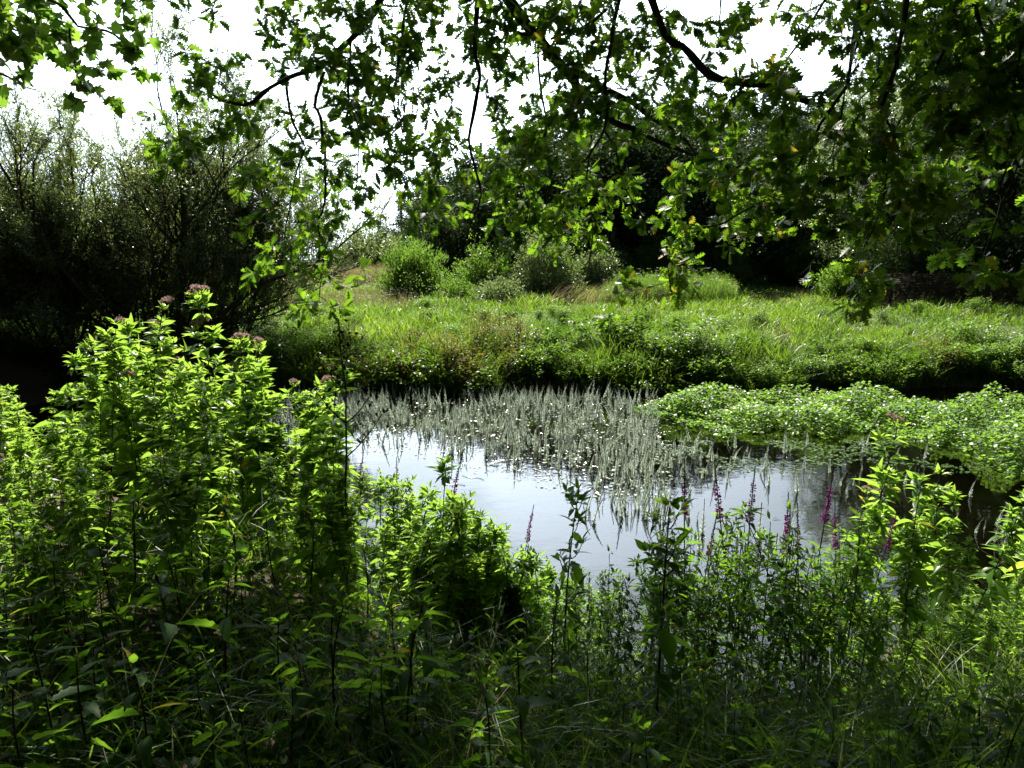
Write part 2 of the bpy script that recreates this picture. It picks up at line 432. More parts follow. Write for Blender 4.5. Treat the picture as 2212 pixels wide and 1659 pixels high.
def overhang(root, boughs, targets, bark, leaf_m, leaf_ts, leaf_len, per, limb_to, bough_label=None):
    """boughs: list of (world polyline, r0, r1); targets: world points of leaf sprays. Each bough is a part, its foliage a sub-part."""
    nodes, owner, rad = [], [], []
    wood = [MB() for _ in boughs]; leaves = [MB() for _ in boughs]
    for bi, (pl, r0, r1, ext) in enumerate(boughs):
        n = max(8, int(np.linalg.norm(np.diff(pl, axis=0), axis=1).sum() / .07))
        L_ = smooth_line(pl, n)
        L_[2:-1] += np.cumsum(rng.normal(size=(n - 3, 3)) * .0075, axis=0) * .6
        r = np.linspace(r0, r1, n) * (1 + .16 * rng.normal(size=n).clip(-1.5, 1.5))
        nodes.append(L_); owner.append(np.full(n, bi)); rad.append(r)
        if ext is not None:                       # the part of the limb above the picture, back to the trunk
            d = norm(L_[0] - L_[3]); e = np.asarray(ext, float)
            k = np.linalg.norm(e - L_[0])
            c1 = L_[0] + d * k * .4; c2 = e + np.array([0, .8, .9]) * k * .25
            t = np.linspace(0, 1, 16)[:, None]
            up = (1 - t) ** 3 * L_[0] + 3 * (1 - t) ** 2 * t * c1 + 3 * (1 - t) * t * t * c2 + t ** 3 * e
            wood[bi].tube(up[::-1], np.linspace(max(.05, r0 * 2.6), r0, 16), 7)
        wood[bi].tube(L_, r, 7)
    nodes = np.concatenate(nodes); owner = np.concatenate(owner); rad = np.concatenate(rad)
    d0 = np.array([np.linalg.norm(nodes - t, axis=1).min() for t in targets])
    for ti in np.argsort(d0):
        t = targets[ti]
        dd = np.linalg.norm(nodes - t, axis=1) + np.maximum(0, (t - nodes)[:, 2]) * .5
        j = int(dd.argmin()); p0 = nodes[j]; b = owner[j]
        ln = np.linalg.norm(t - p0)
        n = max(4, int(ln / .05))
        sag = np.array([rng.normal() * .08, rng.normal() * .08, rng.normal() * .05 + .05]) * ln
        pth = curve_pts(p0, t, sag, n, .006)
        r_s = min(rad[j] * .7, .0022 + .0065 * ln)
        rr = np.linspace(r_s, .0013, n)
        wood[b].tube(pth, rr, 4)
        nodes = np.vstack([nodes, pth[1:]]); owner = np.concatenate([owner, np.full(n - 1, b)]); rad = np.concatenate([rad, rr[1:]])
        # a spray of leaves round the end of the twig
        td = norm(pth[-1] - pth[-2])
        k = int(rng.integers(per[0], per[1] + 1))
        back = rng.uniform(0, 1, k) ** 1.5 * min(.16, ln)
        base = t - td * back[:, None]
        dirs = norm(td * U(.1, 1.0, k)[:, None] + rdir(k) * .9 + np.array([0, 0, -.25]))
        nr = norm(np.array([0, -.15, .75]) + rdir(k) * .75)
        ln_ = U(leaf_len[0], leaf_len[1], k)
        pet = base + dirs * .012
        tint = np.clip(rng.normal(.45, .22, k) + (rng.uniform(size=k) < .04) * .5, 0, 1)
        wch = rng.integers(0, len(leaf_ts), k)
        for q, tp in enumerate(leaf_ts):
            s_ = wch == q
            if s_.any(): leaves[b].inst(tp, frames(dirs[s_], nr[s_], ln_[s_], U(.85, 1.2, s_.sum())), pet[s_], tint[s_])
    for bi in range(len(boughs)):
        o = wood[bi].obj('bough', bark, root, True)
        if leaves[bi].n: leaves[bi].obj('foliage', leaf_m, o)

def poly(pxs, d0, d1):
    n = len(pxs); P_ = np.array(pxs, float)
    dist = np.linspace(d0, d1, n)
    return unproject(P_[:, 0], P_[:, 1], dist)

OAK_ROWS = [
    '.....163347998848899855456536657677888',
    '......2.047478678868886 3542165488888899'.replace(' ', ''),
    '.....15445688766486888766785366888788',
    '.....26665368755578998767 7756566788777'.replace(' ', ''),
    '....16865378765657776634558776767776667',
    '.....331666646666665444567777887545666',
    '........665466646666555666666788633566',
    '........3577422267667667654567641 12343'.replace(' ', ''),
    '........255533.14663453541212343 123433'.replace(' ', ''),
    '........36442.......46.45...343..454',
    '..........55........3.44.....3......',
]
oak = empty('oak_tree', (1.3, -1.6, float(gz(1.3, -1.6))))
tag(oak, 'big oak whose dark boughs and lobed leaves hang over the pond view', 'tree')
oak_loc = np.array(oak.location)
LIMB = np.array([1.3, -1.4, 5.0])
B = []
def bough(px, d0, d1, t0, t1, ext=None):
    """t0, t1: thickness in picture px at the two ends"""
    B.append((poly(px, d0, d1), t0 / FP * d0 * (.5 if t0 > 15.5 else .39), t1 / FP * d1 * (.5 if t0 > 15.5 else .3), ext))
bough([(835, -30), (798, 44), (757, 90), (701, 144), (632, 174), (581, 202), (536, 232), (472, 219), (441, 185)], 5.2, 4.7, 17, 4, LIMB + [-.3, .2, 0])
bough([(1033, -30), (1033, 41), (1028, 120), (1039, 171), (1030, 246), (1020, 314), (1030, 376), (1044, 444), (1010, 506)], 4.75, 4.4, 15, 4, LIMB + [-.1, .3, .2])
bough([(1080, -30), (1129, 41), (1170, 85), (1198, 126), (1228, 161), (1249, 205), (1283, 239), (1327, 270), (1372, 284), (1413, 304), (1458, 321), (1530, 350)], 4.55, 4.9, 25, 6, LIMB + [0, .4, .4])
bough([(1228, 154), (1266, 167), (1314, 198), (1368, 226), (1413, 260), (1458, 284), (1500, 330)], 4.65, 4.9, 17, 5)
bough([(1036, 38), (1078, 55), (1129, 79), (1172, 87)], 4.75, 4.57, 9, 8)
bough([(1348, -30), (1327, 34), (1317, 103), (1310, 171), (1321, 239), (1307, 284), (1280, 325), (1255, 360), (1215, 410)], 4.5, 4.4, 12, 4, LIMB + [.1, .4, .2])
bough([(1283, 239), (1280, 290), (1276, 342), (1266, 403), (1283, 478), (1272, 560), (1262, 610)], 5.1, 4.6, 6, 3)
bough([(1307, 284), (1334, 331), (1348, 400), (1375, 444), (1403, 496), (1440, 570), (1452, 640)], 4.42, 4.3, 6, 3)
bough([(1310, 20), (1256, 65), (1190, 84)], 4.52, 5.0, 10, 11)
bough([(1400, -30), (1420, 34), (1447, 89), (1480, 105), (1517, 150), (1552, 167), (1644, 181), (1695, 185), (1722, 205), (1760, 215)], 4.4, 4.1, 20, 10, LIMB + [.2, .4, .1])
bough([(1800, -30), (1753, 48), (1726, 96), (1695, 137), (1661, 157), (1634, 174)], 4.1, 4.4, 7, 4, LIMB + [.4, .5, 0])
bough([(1860, -30), (1849, 68), (1842, 120), (1835, 181), (1798, 232), (1770, 273), (1757, 308), (1729, 342), (1695, 383), (1647, 434), (1593, 461), (1559, 479), (1517, 492)], 3.9, 4.1, 12, 4, LIMB + [.5, .5, 0])
bough([(1890, -30), (1866, 44), (1852, 103), (1832, 171), (1825, 246), (1811, 308), (1798, 342), (1764, 370)], 3.8, 4.0, 8, 3, LIMB + [.5, .4, .2])
bough([(1962, -30), (1948, 85), (1931, 154), (1904, 222), (1904, 273), (1893, 325), (1859, 359), (1815, 383), (1784, 403)], 3.7, 3.9, 13, 4, LIMB + [.6, .4, .1])
bough([(1938, 109), (1887, 178), (1863, 212), (1849, 246)], 3.72, 3.9, 7, 3)
bough([(2095, -30), (2061, 68), (2037, 130), (2010, 191), (1969, 236), (1931, 290), (1893, 325)], 3.6, 3.8, 9, 5, LIMB + [.7, .4, .1])
bough([(2003, 212), (2020, 256), (2044, 308), (2051, 359)], 3.65, 3.8, 5, 3)
bough([(2098, -30), (2112, 44), (2140, 103), (2160, 171), (2170, 239), (2184, 290), (2201, 325), (2174, 369), (2157, 410), (2157, 451), (2130, 540)], 3.5, 3.7, 10, 4, LIMB + [.8, .4, 0])
bough([(1904, 239), (1928, 290), (1924, 342), (1911, 427), (1890, 496), (1860, 560), (1845, 620)], 3.72, 3.8, 6, 3)
bough([(1800, 342), (1802, 430), (1772, 480), (1765, 540), (1722, 600)], 4.0, 4.1, 4, 2)
bough([(619, 188), (625, 232), (646, 297), (660, 335), (643, 383), (632, 450), (610, 560)], 4.85, 4.7, 7, 3)
bough([(701, 155), (680, 222), (697, 256), (704, 325), (708, 393), (704, 455), (690, 500), (712, 560), (690, 640)], 5.0, 4.8, 9, 3)
bough([(757, 90), (757, 137), (753, 222), (774, 273), (777, 325), (770, 400)], 5.05, 4.9, 9, 3)
bough([(757, 225), (822, 328), (850, 400), (800, 490)], 5.0, 4.9, 5, 3)
bough([(885, -30), (870, 68), (856, 147), (849, 239), (863, 284), (850, 360)], 5.1, 4.9, 8, 3, LIMB + [-.3, .3, .3])
bough([(1163, 80), (1163, 164), (1174, 284), (1146, 322), (1122, 369), (1140, 430)], 5.02, 4.8, 8, 3)
bough([(1560, -30), (1552, 20), (1545, 60)], 5.2, 5.2, 6, 3, LIMB + [.2, .5, .5])
bough([(2215, 40), (2190, 200), (2200, 330), (2150, 480), (2120, 600)], 3.3, 3.5, 7, 3, LIMB + [1.0, .5, .1])
tg = grid_targets(OAK_ROWS, 63.0, 3.5)
xs_ = tg[:, 0]
dep = np.interp(xs_, [300, 700, 1100, 1500, 1750, 2212], [4.75, 4.95, 4.9, 4.65, 4.0, 3.5]) + rng.normal(size=len(tg)) * .3
tw = unproject(tg[:, 0], tg[:, 1], dep)
Bl = [(p - oak_loc, r0, r1, (None if e is None else e - oak_loc)) for p, r0, r1, e in B]
overhang(oak, Bl, tw - oak_loc, M_BARK, M_OAK, [OAK, OAK_B], (.055, .098), (10, 17), None)
# trunk with a flared foot, and the crown above the picture that shades the bank
mb = MB()
tz = np.array([-.1, .15, .6, 1.6, 3.0, 4.2, 5.2, 6.4, 7.6]); 
mb.tube(np.stack([.05 * np.sin(tz), .05 * tz, tz], -1), np.array([.62, .46, .38, .34, .32, .3, .27, .2, .1]), 14)
mb.obj('trunk', M_BARK, oak, True)
mb = MB(); lf = MB()
def in_view(p, marg=60):
    D = p[:, 1] * math.cos(PITCH) + (ZC - p[:, 2]) * math.sin(PITCH)
    v = p[:, 1] * math.sin(PITCH) - (ZC - p[:, 2]) * math.cos(PITCH)
    D_ = np.maximum(D, .05)
    return (D > .05) & (np.abs(p[:, 0] / D_ * FP) < 1106 + marg) & (v / D_ * FP < 829.5 + marg)
nC = 21000
c = np.stack([U(-6.5, 7.5, nC), U(-5.5, 9.5, nC), U(4.1, 8.6, nC)], -1)
c = c[~in_view(c)]
# unseen crown trimmed by where its shadow lands, so the thicket stays lit
land = c[:, 1] - (c[:, 2] - 1.2) / 1.07
c = c[(land < np.interp(c[:, 0], [-6, -1.6, -.6, .5, 1.1, 1.9, 6], [2.9, 3.0, 3.2, 3.0, 2.75, 2.6, 2.6]) + rng.normal(size=len(c)) * .25)
      & (((c[:, 0] - .8) / 7) ** 2 + ((c[:, 1] - 2) / 7.6) ** 2 + ((c[:, 2] - 5.2) / 3.6) ** 2 < 1)]
c = c[bumps(c[:, 0] * 1.7, c[:, 1] * 1.7 + c[:, 2]) > -.75]
print('crown clusters', len(c))
for q in range(0, len(c), 14):
    e = c[q]; a_ = np.array([1.3, -1.3, 5.6])
    mb.tube(curve_pts(a_, e, [0, 0, .3], 6, .05), np.linspace(.05, .006, 6), 4)
mb2 = np.repeat(c, 7, axis=0) + rng.normal(size=(len(c) * 7, 3)) * .13
k = len(mb2)
lf.inst(OAK_S, frames(rdir(k) + np.array([0, 0, -.3]), norm(np.array([0, 0, .9]) + rdir(k) * .7), U(.11, .16, k)), mb2, np.clip(rng.normal(.45, .2, k), 0, 1))
o = mb.obj('limb', M_BARK, oak, True)
for p in (mb.v, ): pass
oc = lf.obj('crown', M_OAK, oak)
for ob in (o, oc):
    ob.location = [-v for v in oak_loc]

MAPLE_ROWS = ['98533.....', '985554....', '764554....', '434443....', '31........']
sy = empty('sycamore_tree', (-6.0, 2.2, float(gz(-6.0, 2.2))))
tag(sy, 'sycamore with pointed five lobed leaves reaching in against the white sky', 'tree')
sl = np.array(sy.location)
SL = np.array([-5.9, 2.3, 4.6])
SB = [([(-60, -40), (100, 0), (133, 20), (160, 58), (222, 70), (262, 92), (300, 110)], 5.3, 5.1, 8, 3, SL),
      ([(150, 62), (152, 90), (164, 147), (180, 190)], 5.15, 5.1, 5, 2, None),
      ([(-80, 130), (0, 160), (34, 178), (80, 195)], 5.4, 5.2, 7, 2, SL + [0, 0, -.5]),
      ([(-80, 30), (10, 60), (60, 85)], 5.2, 5.2, 8, 3, SL + [0, 0, .2])]
SBw = [(poly(p, a, b) - sl, t0 / FP * a * .5, t1 / FP * b * .5, None if e is None else e - sl) for p, a, b, t0, t1, e in SB]
tg = grid_targets(MAPLE_ROWS, 63.0, 3.4)
tw = unproject(tg[:, 0] - 20, tg[:, 1] - 15, 5.2 + rng.normal(size=len(tg)) * .3)
overhang(sy, SBw, tw - sl, M_BARK2, M_MAPLE, [MAPLE], (.065, .115), (4, 7), None)
mb = MB(); tz = np.array([-.1, .2, 1, 2.5, 4, 5.5, 7])
mb.tube(np.stack([.03 * tz, .02 * tz, tz], -1), np.array([.36, .27, .22, .2, .17, .12, .05]), 12); mb.obj('trunk', M_BARK2, sy, True)
c = norm(rng.normal(size=(700, 3))) * (rng.uniform(size=(700, 1)) ** .5) * np.array([2.6, 3.2, 2.4]) + np.array([-6.2, 2.4, 6.0])
c = c[~in_view(c, 20)]
k = len(c) * 6
pp = np.repeat(c, 6, axis=0) + rng.normal(size=(k, 3)) * .15 - sl
lf = MB(); lf.inst(MAPLE, frames(rdir(k) + np.array([0, 0, -.3]), norm(np.array([0, 0, .9]) + rdir(k) * .6), U(.12, .17, k)), pp, np.clip(rng.normal(.45, .2, k), 0, 1))
lf.obj('crown', M_MAPLE, sy)

# ------------------------------------------------------------------ multi-stemmed willows
def willow(root, h, spread, stems, seed, leaf_m, lsize, nleaf_per=9, lean=0.0, depth=3, bark=M_BARK2, leafT=DIAM_N):
    global rng
    keep = rng; rng = np.random.default_rng(seed)
    wd, lf = MB(), MB()
    ends = []
    def grow(p, d, ln, r, lvl):
        n = 6 if lvl < 2 else 4
        pts = [p]; dd = d.copy()
        for i in range(n):
            dd = norm(dd + rng.normal(size=3) * .13 + np.array([0, 0, .10 if lvl else .03]))
            pts.append(pts[-1] + dd * ln / n)
        pts = np.array(pts)
        wd.tube(pts, np.linspace(r, r * (.35 if lvl < depth else .4), n + 1), 5 if lvl == 0 else 3)
        if lvl >= depth - 1: ends.append(pts)
        if lvl < depth:
            nb = [11, 8, 5][min(lvl, 2)]
            for k in range(nb):
                f = rng.uniform(.2 if lvl else .06, 1.0); i = min(int(f * n), n - 1)
                q = pts[i] + (pts[i + 1] - pts[i]) * (f * n - i)
                sd_ = norm(dd * .9 + rdir(1)[0] * .75 + np.array([0, 0, .15]))
                grow(q, sd_, ln * rng.uniform(.38, .62) * (1.15 - .4 * f), r * .42, lvl + 1)
    for s in range(stems):
        a = 2 * math.pi * (s + rng.uniform(-.3, .3)) / stems
        out_ = rng.uniform(.12, 1.0) * spread
        d = norm(np.array([math.cos(a) * out_ + lean, math.sin(a) * out_ * .7, 1.0]))
        grow(np.array([math.cos(a) * .25, math.sin(a) * .25, -.1]), d, h * rng.uniform(.62, .85) * (1 - .12 * out_), rng.uniform(.03, .055) * h / 5, 0)
    E = np.concatenate([e[1:] for e in ends]); D_ = np.concatenate([np.diff(e, axis=0) for e in ends])
    E = np.repeat(E, nleaf_per, axis=0); D_ = np.repeat(D_, nleaf_per, axis=0)
    k = len(E)
    P_ = E - D_ * rng.uniform(size=(k, 1)) + rng.normal(size=(k, 3)) * .03
    dr = norm(norm(D_) * .6 + rdir(k) * .9 + np.array([0, 0, -.1]))
    lf.inst(leafT, frames(dr, norm(rdir(k) + np.array([0, 0, .5])), U(*lsize, k), U(.8, 1.3, k)), P_, np.clip(rng.normal(.45, .25, k), 0, 1))
    wd.obj('trunk', bark, root, True); lf.obj('crown', leaf_m, root)
    rng = keep

for (px, Y, h, sp, st, seed, nl, lab) in (
        (350, 14.2, 5.4, .95, 15, 3, 4, 'tall sparse willow with thin upright twigs at the pond corner'),
        (130, 13.6, 3.6, 1.1, 13, 5, 5, 'lower spreading willow with arching twigs beside the tall sparse willow'),
        (-150, 12.6, 2.9, 1.1, 12, 8, 4, 'dense dark willow cut by the picture edge past the spreading willow'),
        (500, 15.6, 3.9, .9, 10, 9, 4, 'small twiggy willow leaning toward the meadow below the oak twigs')):
    t = empty('willow_tree', at(px, Y))
    h *= 1.13
    tag(t, lab, 'tree', 'willows on the pond corner')
    willow(t, h, sp, st, seed, M_WILLOW, (.05, .09), nl)

# ------------------------------------------------------------------ leafy crowns and bushes
def bush_mesh(seed, w, d, h, n_clump, per, lsize, tmpl, m, cl_r=.22, base=.1, up=.5, flat=.5, hollow=.35):
    """leaf clumps spread through a dome; returns (wood mesh, leaf mesh)"""
    g = np.random.default_rng(seed)
    global rng
    keep = rng; rng = g
    v = norm(g.normal(size=(n_clump, 3))); v[:, 2] = np.abs(v[:, 2]) * 1.0
    rr = g.uniform(hollow, 1, (n_clump, 1)) ** .6
    lump = 1 + .34 * np.sin(v[:, :1] * 4 + seed) * np.cos(v[:, 1:2] * 5 + seed * 2) + .16 * g.normal(size=(n_clump, 1))
    C = v * rr * lump * np.array([w / 2, d / 2, h * (1 - base)]) + np.array([0, 0, base * h])
    k = n_clump * per
    off = norm(g.normal(size=(k, 3))) * g.uniform(0, 1, (k, 1)) ** .5 * cl_r
    P_ = np.repeat(C, per, axis=0) + off
    P_[:, 2] = np.maximum(P_[:, 2], .02)
    outd = norm(np.repeat(v, per, axis=0) * .6 + off / cl_r * .6)
    dr = norm(outd + rdir(k) * .7 + np.array([0, 0, up - .3]))
    nr = norm(np.array([0, 0, flat]) + rdir(k) * .7)
    lf = MB(); lf.inst(tmpl, frames(dr, nr, U(*lsize, k), U(.8, 1.25, k)), P_, np.clip(np.repeat(g.normal(.45, .16, n_clump), per) + g.normal(size=k) * .14, 0, 1))
    wd = MB()
    for q in range(0, n_clump, max(1, n_clump // 26)):
        wd.tube(curve_pts(np.array([v[q, 0] * .12 * w, v[q, 1] * .12 * d, -.1]), C[q], [0, 0, .08 * h], 6, .02 * h), np.linspace(.012 * h + .006, .003, 6), 4)
    rng = keep
    return wd, lf

def tree_mesh(seed, h, w, n_clump=70, per=110, lsize=(.13, .22), tmpl=DIAM, cl_r=.75):
    g = np.random.default_rng(seed)
    global rng
    keep = rng; rng = g
    v = norm(g.normal(size=(n_clump, 3)))
    rr = g.uniform(.3, 1, (n_clump, 1)) ** .5
    C = v * rr * (1 + .18 * g.normal(size=(n_clump, 1))) * np.array([w / 2, w / 2, h * .42]) + np.array([0, 0, h * .55])
    k = n_clump * per
    off = norm(g.normal(size=(k, 3))) * g.uniform(0, 1, (k, 1)) ** .45 * cl_r * np.repeat(g.uniform(.6, 1.2, (n_clump, 1)), per, axis=0)
    P_ = np.repeat(C, per, axis=0) + off * np.array([1, 1, .8]); P_[:, 2] = np.maximum(P_[:, 2], .1)
    lf = MB(); lf.inst(tmpl, frames(rdir(k) + np.array([0, 0, -.2]), norm(np.array([0, 0, .6]) + rdir(k) * .8 + off / cl_r * .5), U(*lsize, k), U(.9, 1.4, k)),
                      P_, np.clip(np.repeat(g.normal(.42, .2, n_clump), per) + g.normal(size=k) * .12, 0, 1))
    wd = MB(); tz = np.linspace(-.3, h * .75, 7)
    wd.tube(np.stack([.06 * h * np.sin(tz * .5 + seed), .03 * tz, tz], -1), np.linspace(.032 * h, .006 * h, 7), 8)
    for q in range(0, n_clump, 4):
        z0 = h * g.uniform(.2, .55)
        wd.tube(curve_pts(np.array([0, 0, z0]), C[q], [0, 0, -.03 * h], 5, .02 * h), np.linspace(.012 * h, .003 * h, 5), 4)
    rng = keep
    return wd, lf

def proto_thing(name, wd, lf, wm, lm, n1='trunk', n2='crown'):
    r = empty(name); wd.obj(n1, wm, r, True); lf.obj(n2, lm, r); return r
def place(o, p, s=1.0, rz=None):
    o.location = [float(c) for c in p]
    o.scale = (s, s, s) if np.isscalar(s) else s
    o.rotation_euler = (0, 0, float(rng.uniform(-.9, .9)) if rz is None else rz)   # stems keep their leaves turned to the light
    return o
_used = set()
def clone(proto):
    if proto.name not in _used:
        _used.add(proto.name); return proto
    return copy_tree(proto)

# unseen trees added behind the viewpoint to keep the near bank in shade
for i, (x, y, s) in enumerate(((-9, -5, 1.5), (-4.5, -7, 1.7), (0.5, -8, 1.8), (5.5, -6.5, 1.7), (10, -4, 1.6))):
    if i == 0: wp_ = proto_thing('unseen_shade_tree', *tree_mesh(90, 5.6, 5.6, lsize=(.2, .32)), M_BARK2, M_HILL); o = wp_
    else: o = copy_tree(wp_)
    place(o, (x, y, float(gz(x, y)) - .1), (s, s, s), float(i))
    tag(o, 'unseen tree added behind the viewpoint for its shade', 'tree', 'unseen shade trees behind the viewpoint')
# wooded slope: individual trees
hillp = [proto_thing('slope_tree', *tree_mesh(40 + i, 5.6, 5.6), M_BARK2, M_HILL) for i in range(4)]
ht = []
for px, topy in ((905, 475), (965, 440), (1040, 408), (1115, 372), (1190, 350), (1270, 325), (1345, 300), (1420, 285), (1500, 275), (1590, 280)):
    Y = 30.5 + rng.uniform(-.7, .9) + (2.2 if px > 1150 else 0) + (1.0 if px > 1550 else 0); p = at(px, Y)
    ht.append((px, Y, (unproject(px, topy, Y)[2] - p[2]) / 5.5))
for (Y, xs, s0) in ((35.5, np.arange(1330, 2400, 96), 1.05), (38.5, np.arange(1130, 2000, 104), .95), (43, np.arange(820, 1900, 112), .88), (49, np.arange(880, 2000, 112), .92), (54, np.arange(940, 2100, 112), 1.02), (46, np.arange(860, 1330, 84), .95), (60, np.arange(1010, 2250, 125), 1.15)):
    for px in xs:
        px = px + rng.uniform(-28, 28)
        s = s0 * rng.uniform(.82, 1.18) * np.interp(px, [780, 960, 1130], [.5, .72, .95])
        ht.append((px, Y + rng.uniform(-1.5, 1.5), s))
for (px, Y, s) in ht:
    o = clone(hillp[int(rng.integers(0, 4))])
    place(o, at(px, Y, -.1), (s, s, s * rng.uniform(.85, 1.15)))
    tag(o, 'dark leafy tree in the shaded wood that covers the slope past the meadow', 'tree', 'trees of the wooded slope')

# trees behind the wattle fence
def own_tree(name, px, Y, h, w, seed, lm, lab, **kw):
    r = proto_thing(name, *tree_mesh(seed, h, w, **kw), M_BARK2, lm)
    place(r, at(px, Y, -.05), 1.0, .3); tag(r, lab, 'tree'); return r
own_tree('silver_willow_tree', 1890, 27.5, 8.6, 5.6, 61, M_SILVER, 'tall willow with glinting grey leaves behind the woven fence', n_clump=170, per=110, lsize=(.10, .17), tmpl=DIAM_N, cl_r=.6)
own_tree('silver_willow_tree', 2035, 30, 10.5, 6.4, 62, M_SILVER, 'second grey leaved willow rising behind the glinting one', n_clump=170, per=110, lsize=(.10, .17), tmpl=DIAM_N, cl_r=.6)
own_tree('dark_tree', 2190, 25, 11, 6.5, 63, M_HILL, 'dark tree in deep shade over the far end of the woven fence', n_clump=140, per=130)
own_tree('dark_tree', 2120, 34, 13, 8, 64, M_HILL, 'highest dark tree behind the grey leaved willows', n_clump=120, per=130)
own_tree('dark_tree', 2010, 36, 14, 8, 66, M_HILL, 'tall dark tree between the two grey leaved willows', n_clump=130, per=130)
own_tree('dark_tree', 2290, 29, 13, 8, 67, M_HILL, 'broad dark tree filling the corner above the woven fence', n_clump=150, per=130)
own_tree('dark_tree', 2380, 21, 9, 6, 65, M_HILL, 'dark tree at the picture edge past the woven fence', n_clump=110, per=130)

def own_bush(name, px, Y, w, h, seed, lm, lab, grp=None, **kw):
    a = dict(n_clump=260, per=30, lsize=(.06, .11), tmpl=DIAM, cl_r=.25); a.update(kw)
    wd, lf = bush_mesh(seed, w, w * .8, h, a['n_clump'], a['per'], a['lsize'], a['tmpl'], lm, a['cl_r'], a.get('base', .1), a.get('up', .5))
    r = proto_thing(name, wd, lf, M_BARK2, lm, 'stem', 'foliage')
    place(r, at(px, Y, -.03), 1.0, .0); tag(r, lab, 'bush', grp); return r
own_bush('willow_bush', 893, dist(893, 641), 2.15, 1.75, 71, M_BUSH, 'rounded bright green willow bush standing alone on the meadow', n_clump=420, per=34, lsize=(.08, .16), tmpl=DIAM_N, up=1.3)
own_bush('willow_bush', 1040, dist(1040, 636), 2.4, 1.55, 72, M_BUSH, 'dark shaded bush between the bright green bush and the grey willow', n_clump=300)
own_bush('grey_willow_bush', 1180, dist(1180, 643), 2.35, 2.15, 73, M_SILVER, 'grey green willow bush with small glinting leaves in the middle of the meadow', n_clump=420, per=32, lsize=(.06, .1), up=.9)
own_bush('grey_willow_bush', 1290, dist(1290, 636), 1.8, 1.7, 79, M_SILVER, 'smaller grey willow bush behind the one in the middle of the meadow', n_clump=240, per=30, lsize=(.06, .1))
own_bush('bramble_bush', 985, dist(985, 655), 1.3, .65, 74, M_BUSH, 'low bramble in front of the dark shaded bush', n_clump=200, per=22, lsize=(.05, .09))
own_bush('bramble_bush', 1080, dist(1080, 656), 1.4, .75, 75, M_SILVER, 'pale low scrub at the foot of the grey green willow bush', n_clump=200, per=22, lsize=(.05, .09))
own_bush('hazel_bush', 1745, dist(1745, 618), 2.2, 2.3, 76, M_BUSH, 'light green bush beside the gap where the path leaves the meadow', n_clump=340, per=30, lsize=(.08, .13))
own_bush('hazel_bush', 1815, dist(1815, 655), 1.3, 1.1, 77, M_BUSH, 'low leafy bush growing at the end of the woven fence', n_clump=240, per=26, lsize=(.06, .1))
own_bush('grey_willow_bush', 1240, dist(1240, 628), 2.0, 1.5, 93, M_BUSH, 'green bush squeezed between the two grey willow bushes', n_clump=260, per=28)
own_bush('scrub_bush', 960, dist(960, 622), 2.6, 2.1, 94, M_BUSH, 'mid green bush close behind the bright round one', n_clump=280, per=30)
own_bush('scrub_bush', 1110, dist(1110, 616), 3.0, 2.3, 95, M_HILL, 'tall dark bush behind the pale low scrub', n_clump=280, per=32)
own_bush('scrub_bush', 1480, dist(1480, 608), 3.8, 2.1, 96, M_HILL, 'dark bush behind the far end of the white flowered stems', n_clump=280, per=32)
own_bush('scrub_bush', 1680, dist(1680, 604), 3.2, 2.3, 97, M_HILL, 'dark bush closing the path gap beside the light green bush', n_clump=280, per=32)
for i, (px, Y, w_, h_, lab) in enumerate(((1300, 29.2, 2.8, 2.0, 'shaded bush behind the smaller grey willow bush'), (1430, 29.6, 3.2, 2.0, 'shaded bush behind the middle of the white flowered stems'), (1550, 30.5, 3.4, 2.3, 'shaded bush where the white flowered stems end'), (1655, 32.5, 3.2, 1.7, 'low shaded bush on the wood edge at the path gap'))):
    own_bush('shade_bush', px, Y, w_, h_, 130 + i, M_BUSH, lab, n_clump=300, per=32, lsize=(.06, .11))
own_bush('scrub_bush', 1590, dist(1590, 612), 3.6, 1.1, 78, M_HILL, 'dark scrub at the foot of the wooded slope', n_clump=260, per=30)
own_bush('scrub_bush', 800, 40, 4.5, 2.0, 80, M_HILL, 'dim hedge bush where the wooded slope meets the sky', n_clump=260, per=30, lsize=(.1, .16), cl_r=.4)
own_bush('scrub_bush', 740, 46, 3.5, 1.3, 81, M_HILL, 'furthest low hedge bush under the white sky', n_clump=200, per=30, lsize=(.1, .16), cl_r=.4)
own_bush('scrub_bush', 1395, dist(1395, 612), 3.4, 1.5, 82, M_HILL, 'shaded scrub behind the bed of tall white flowered stems', n_clump=260, per=30)

for i, (px, Y, w_, h_, lab) in enumerate(((-40, 15.5, 3.8, 2.5, 'dark scrub under the dense willow at the picture edge'), (140, 15.8, 3.6, 2.5, 'dark scrub under the lower spreading willow'), (310, 16.2, 3.4, 2.7, 'dark scrub at the foot of the tall sparse willow'), (455, 16.6, 2.6, 1.9, 'dark scrub under the small twiggy willow'))):
    own_bush('scrub_bush', px, Y, w_, h_, 83 + i, M_BUSH, lab, n_clump=210, per=34, lsize=(.06, .11))
for i, (px, w_, h_, lab) in enumerate(((1900, 3.2, 2.2, 'dark bush behind the near end of the woven fence'), (2020, 3.4, 2.6, 'dark bush behind the middle of the woven fence'), (2140, 3.4, 2.4, 'dark bush behind the far end of the woven fence'), (2270, 3.2, 2.8, 'dark bush past the end of the woven fence'))):
    own_bush('shade_bush', px, 24.0, w_, h_, 88 + i, M_HILL, lab, n_clump=260, per=34, lsize=(.07, .12), cl_r=.35)

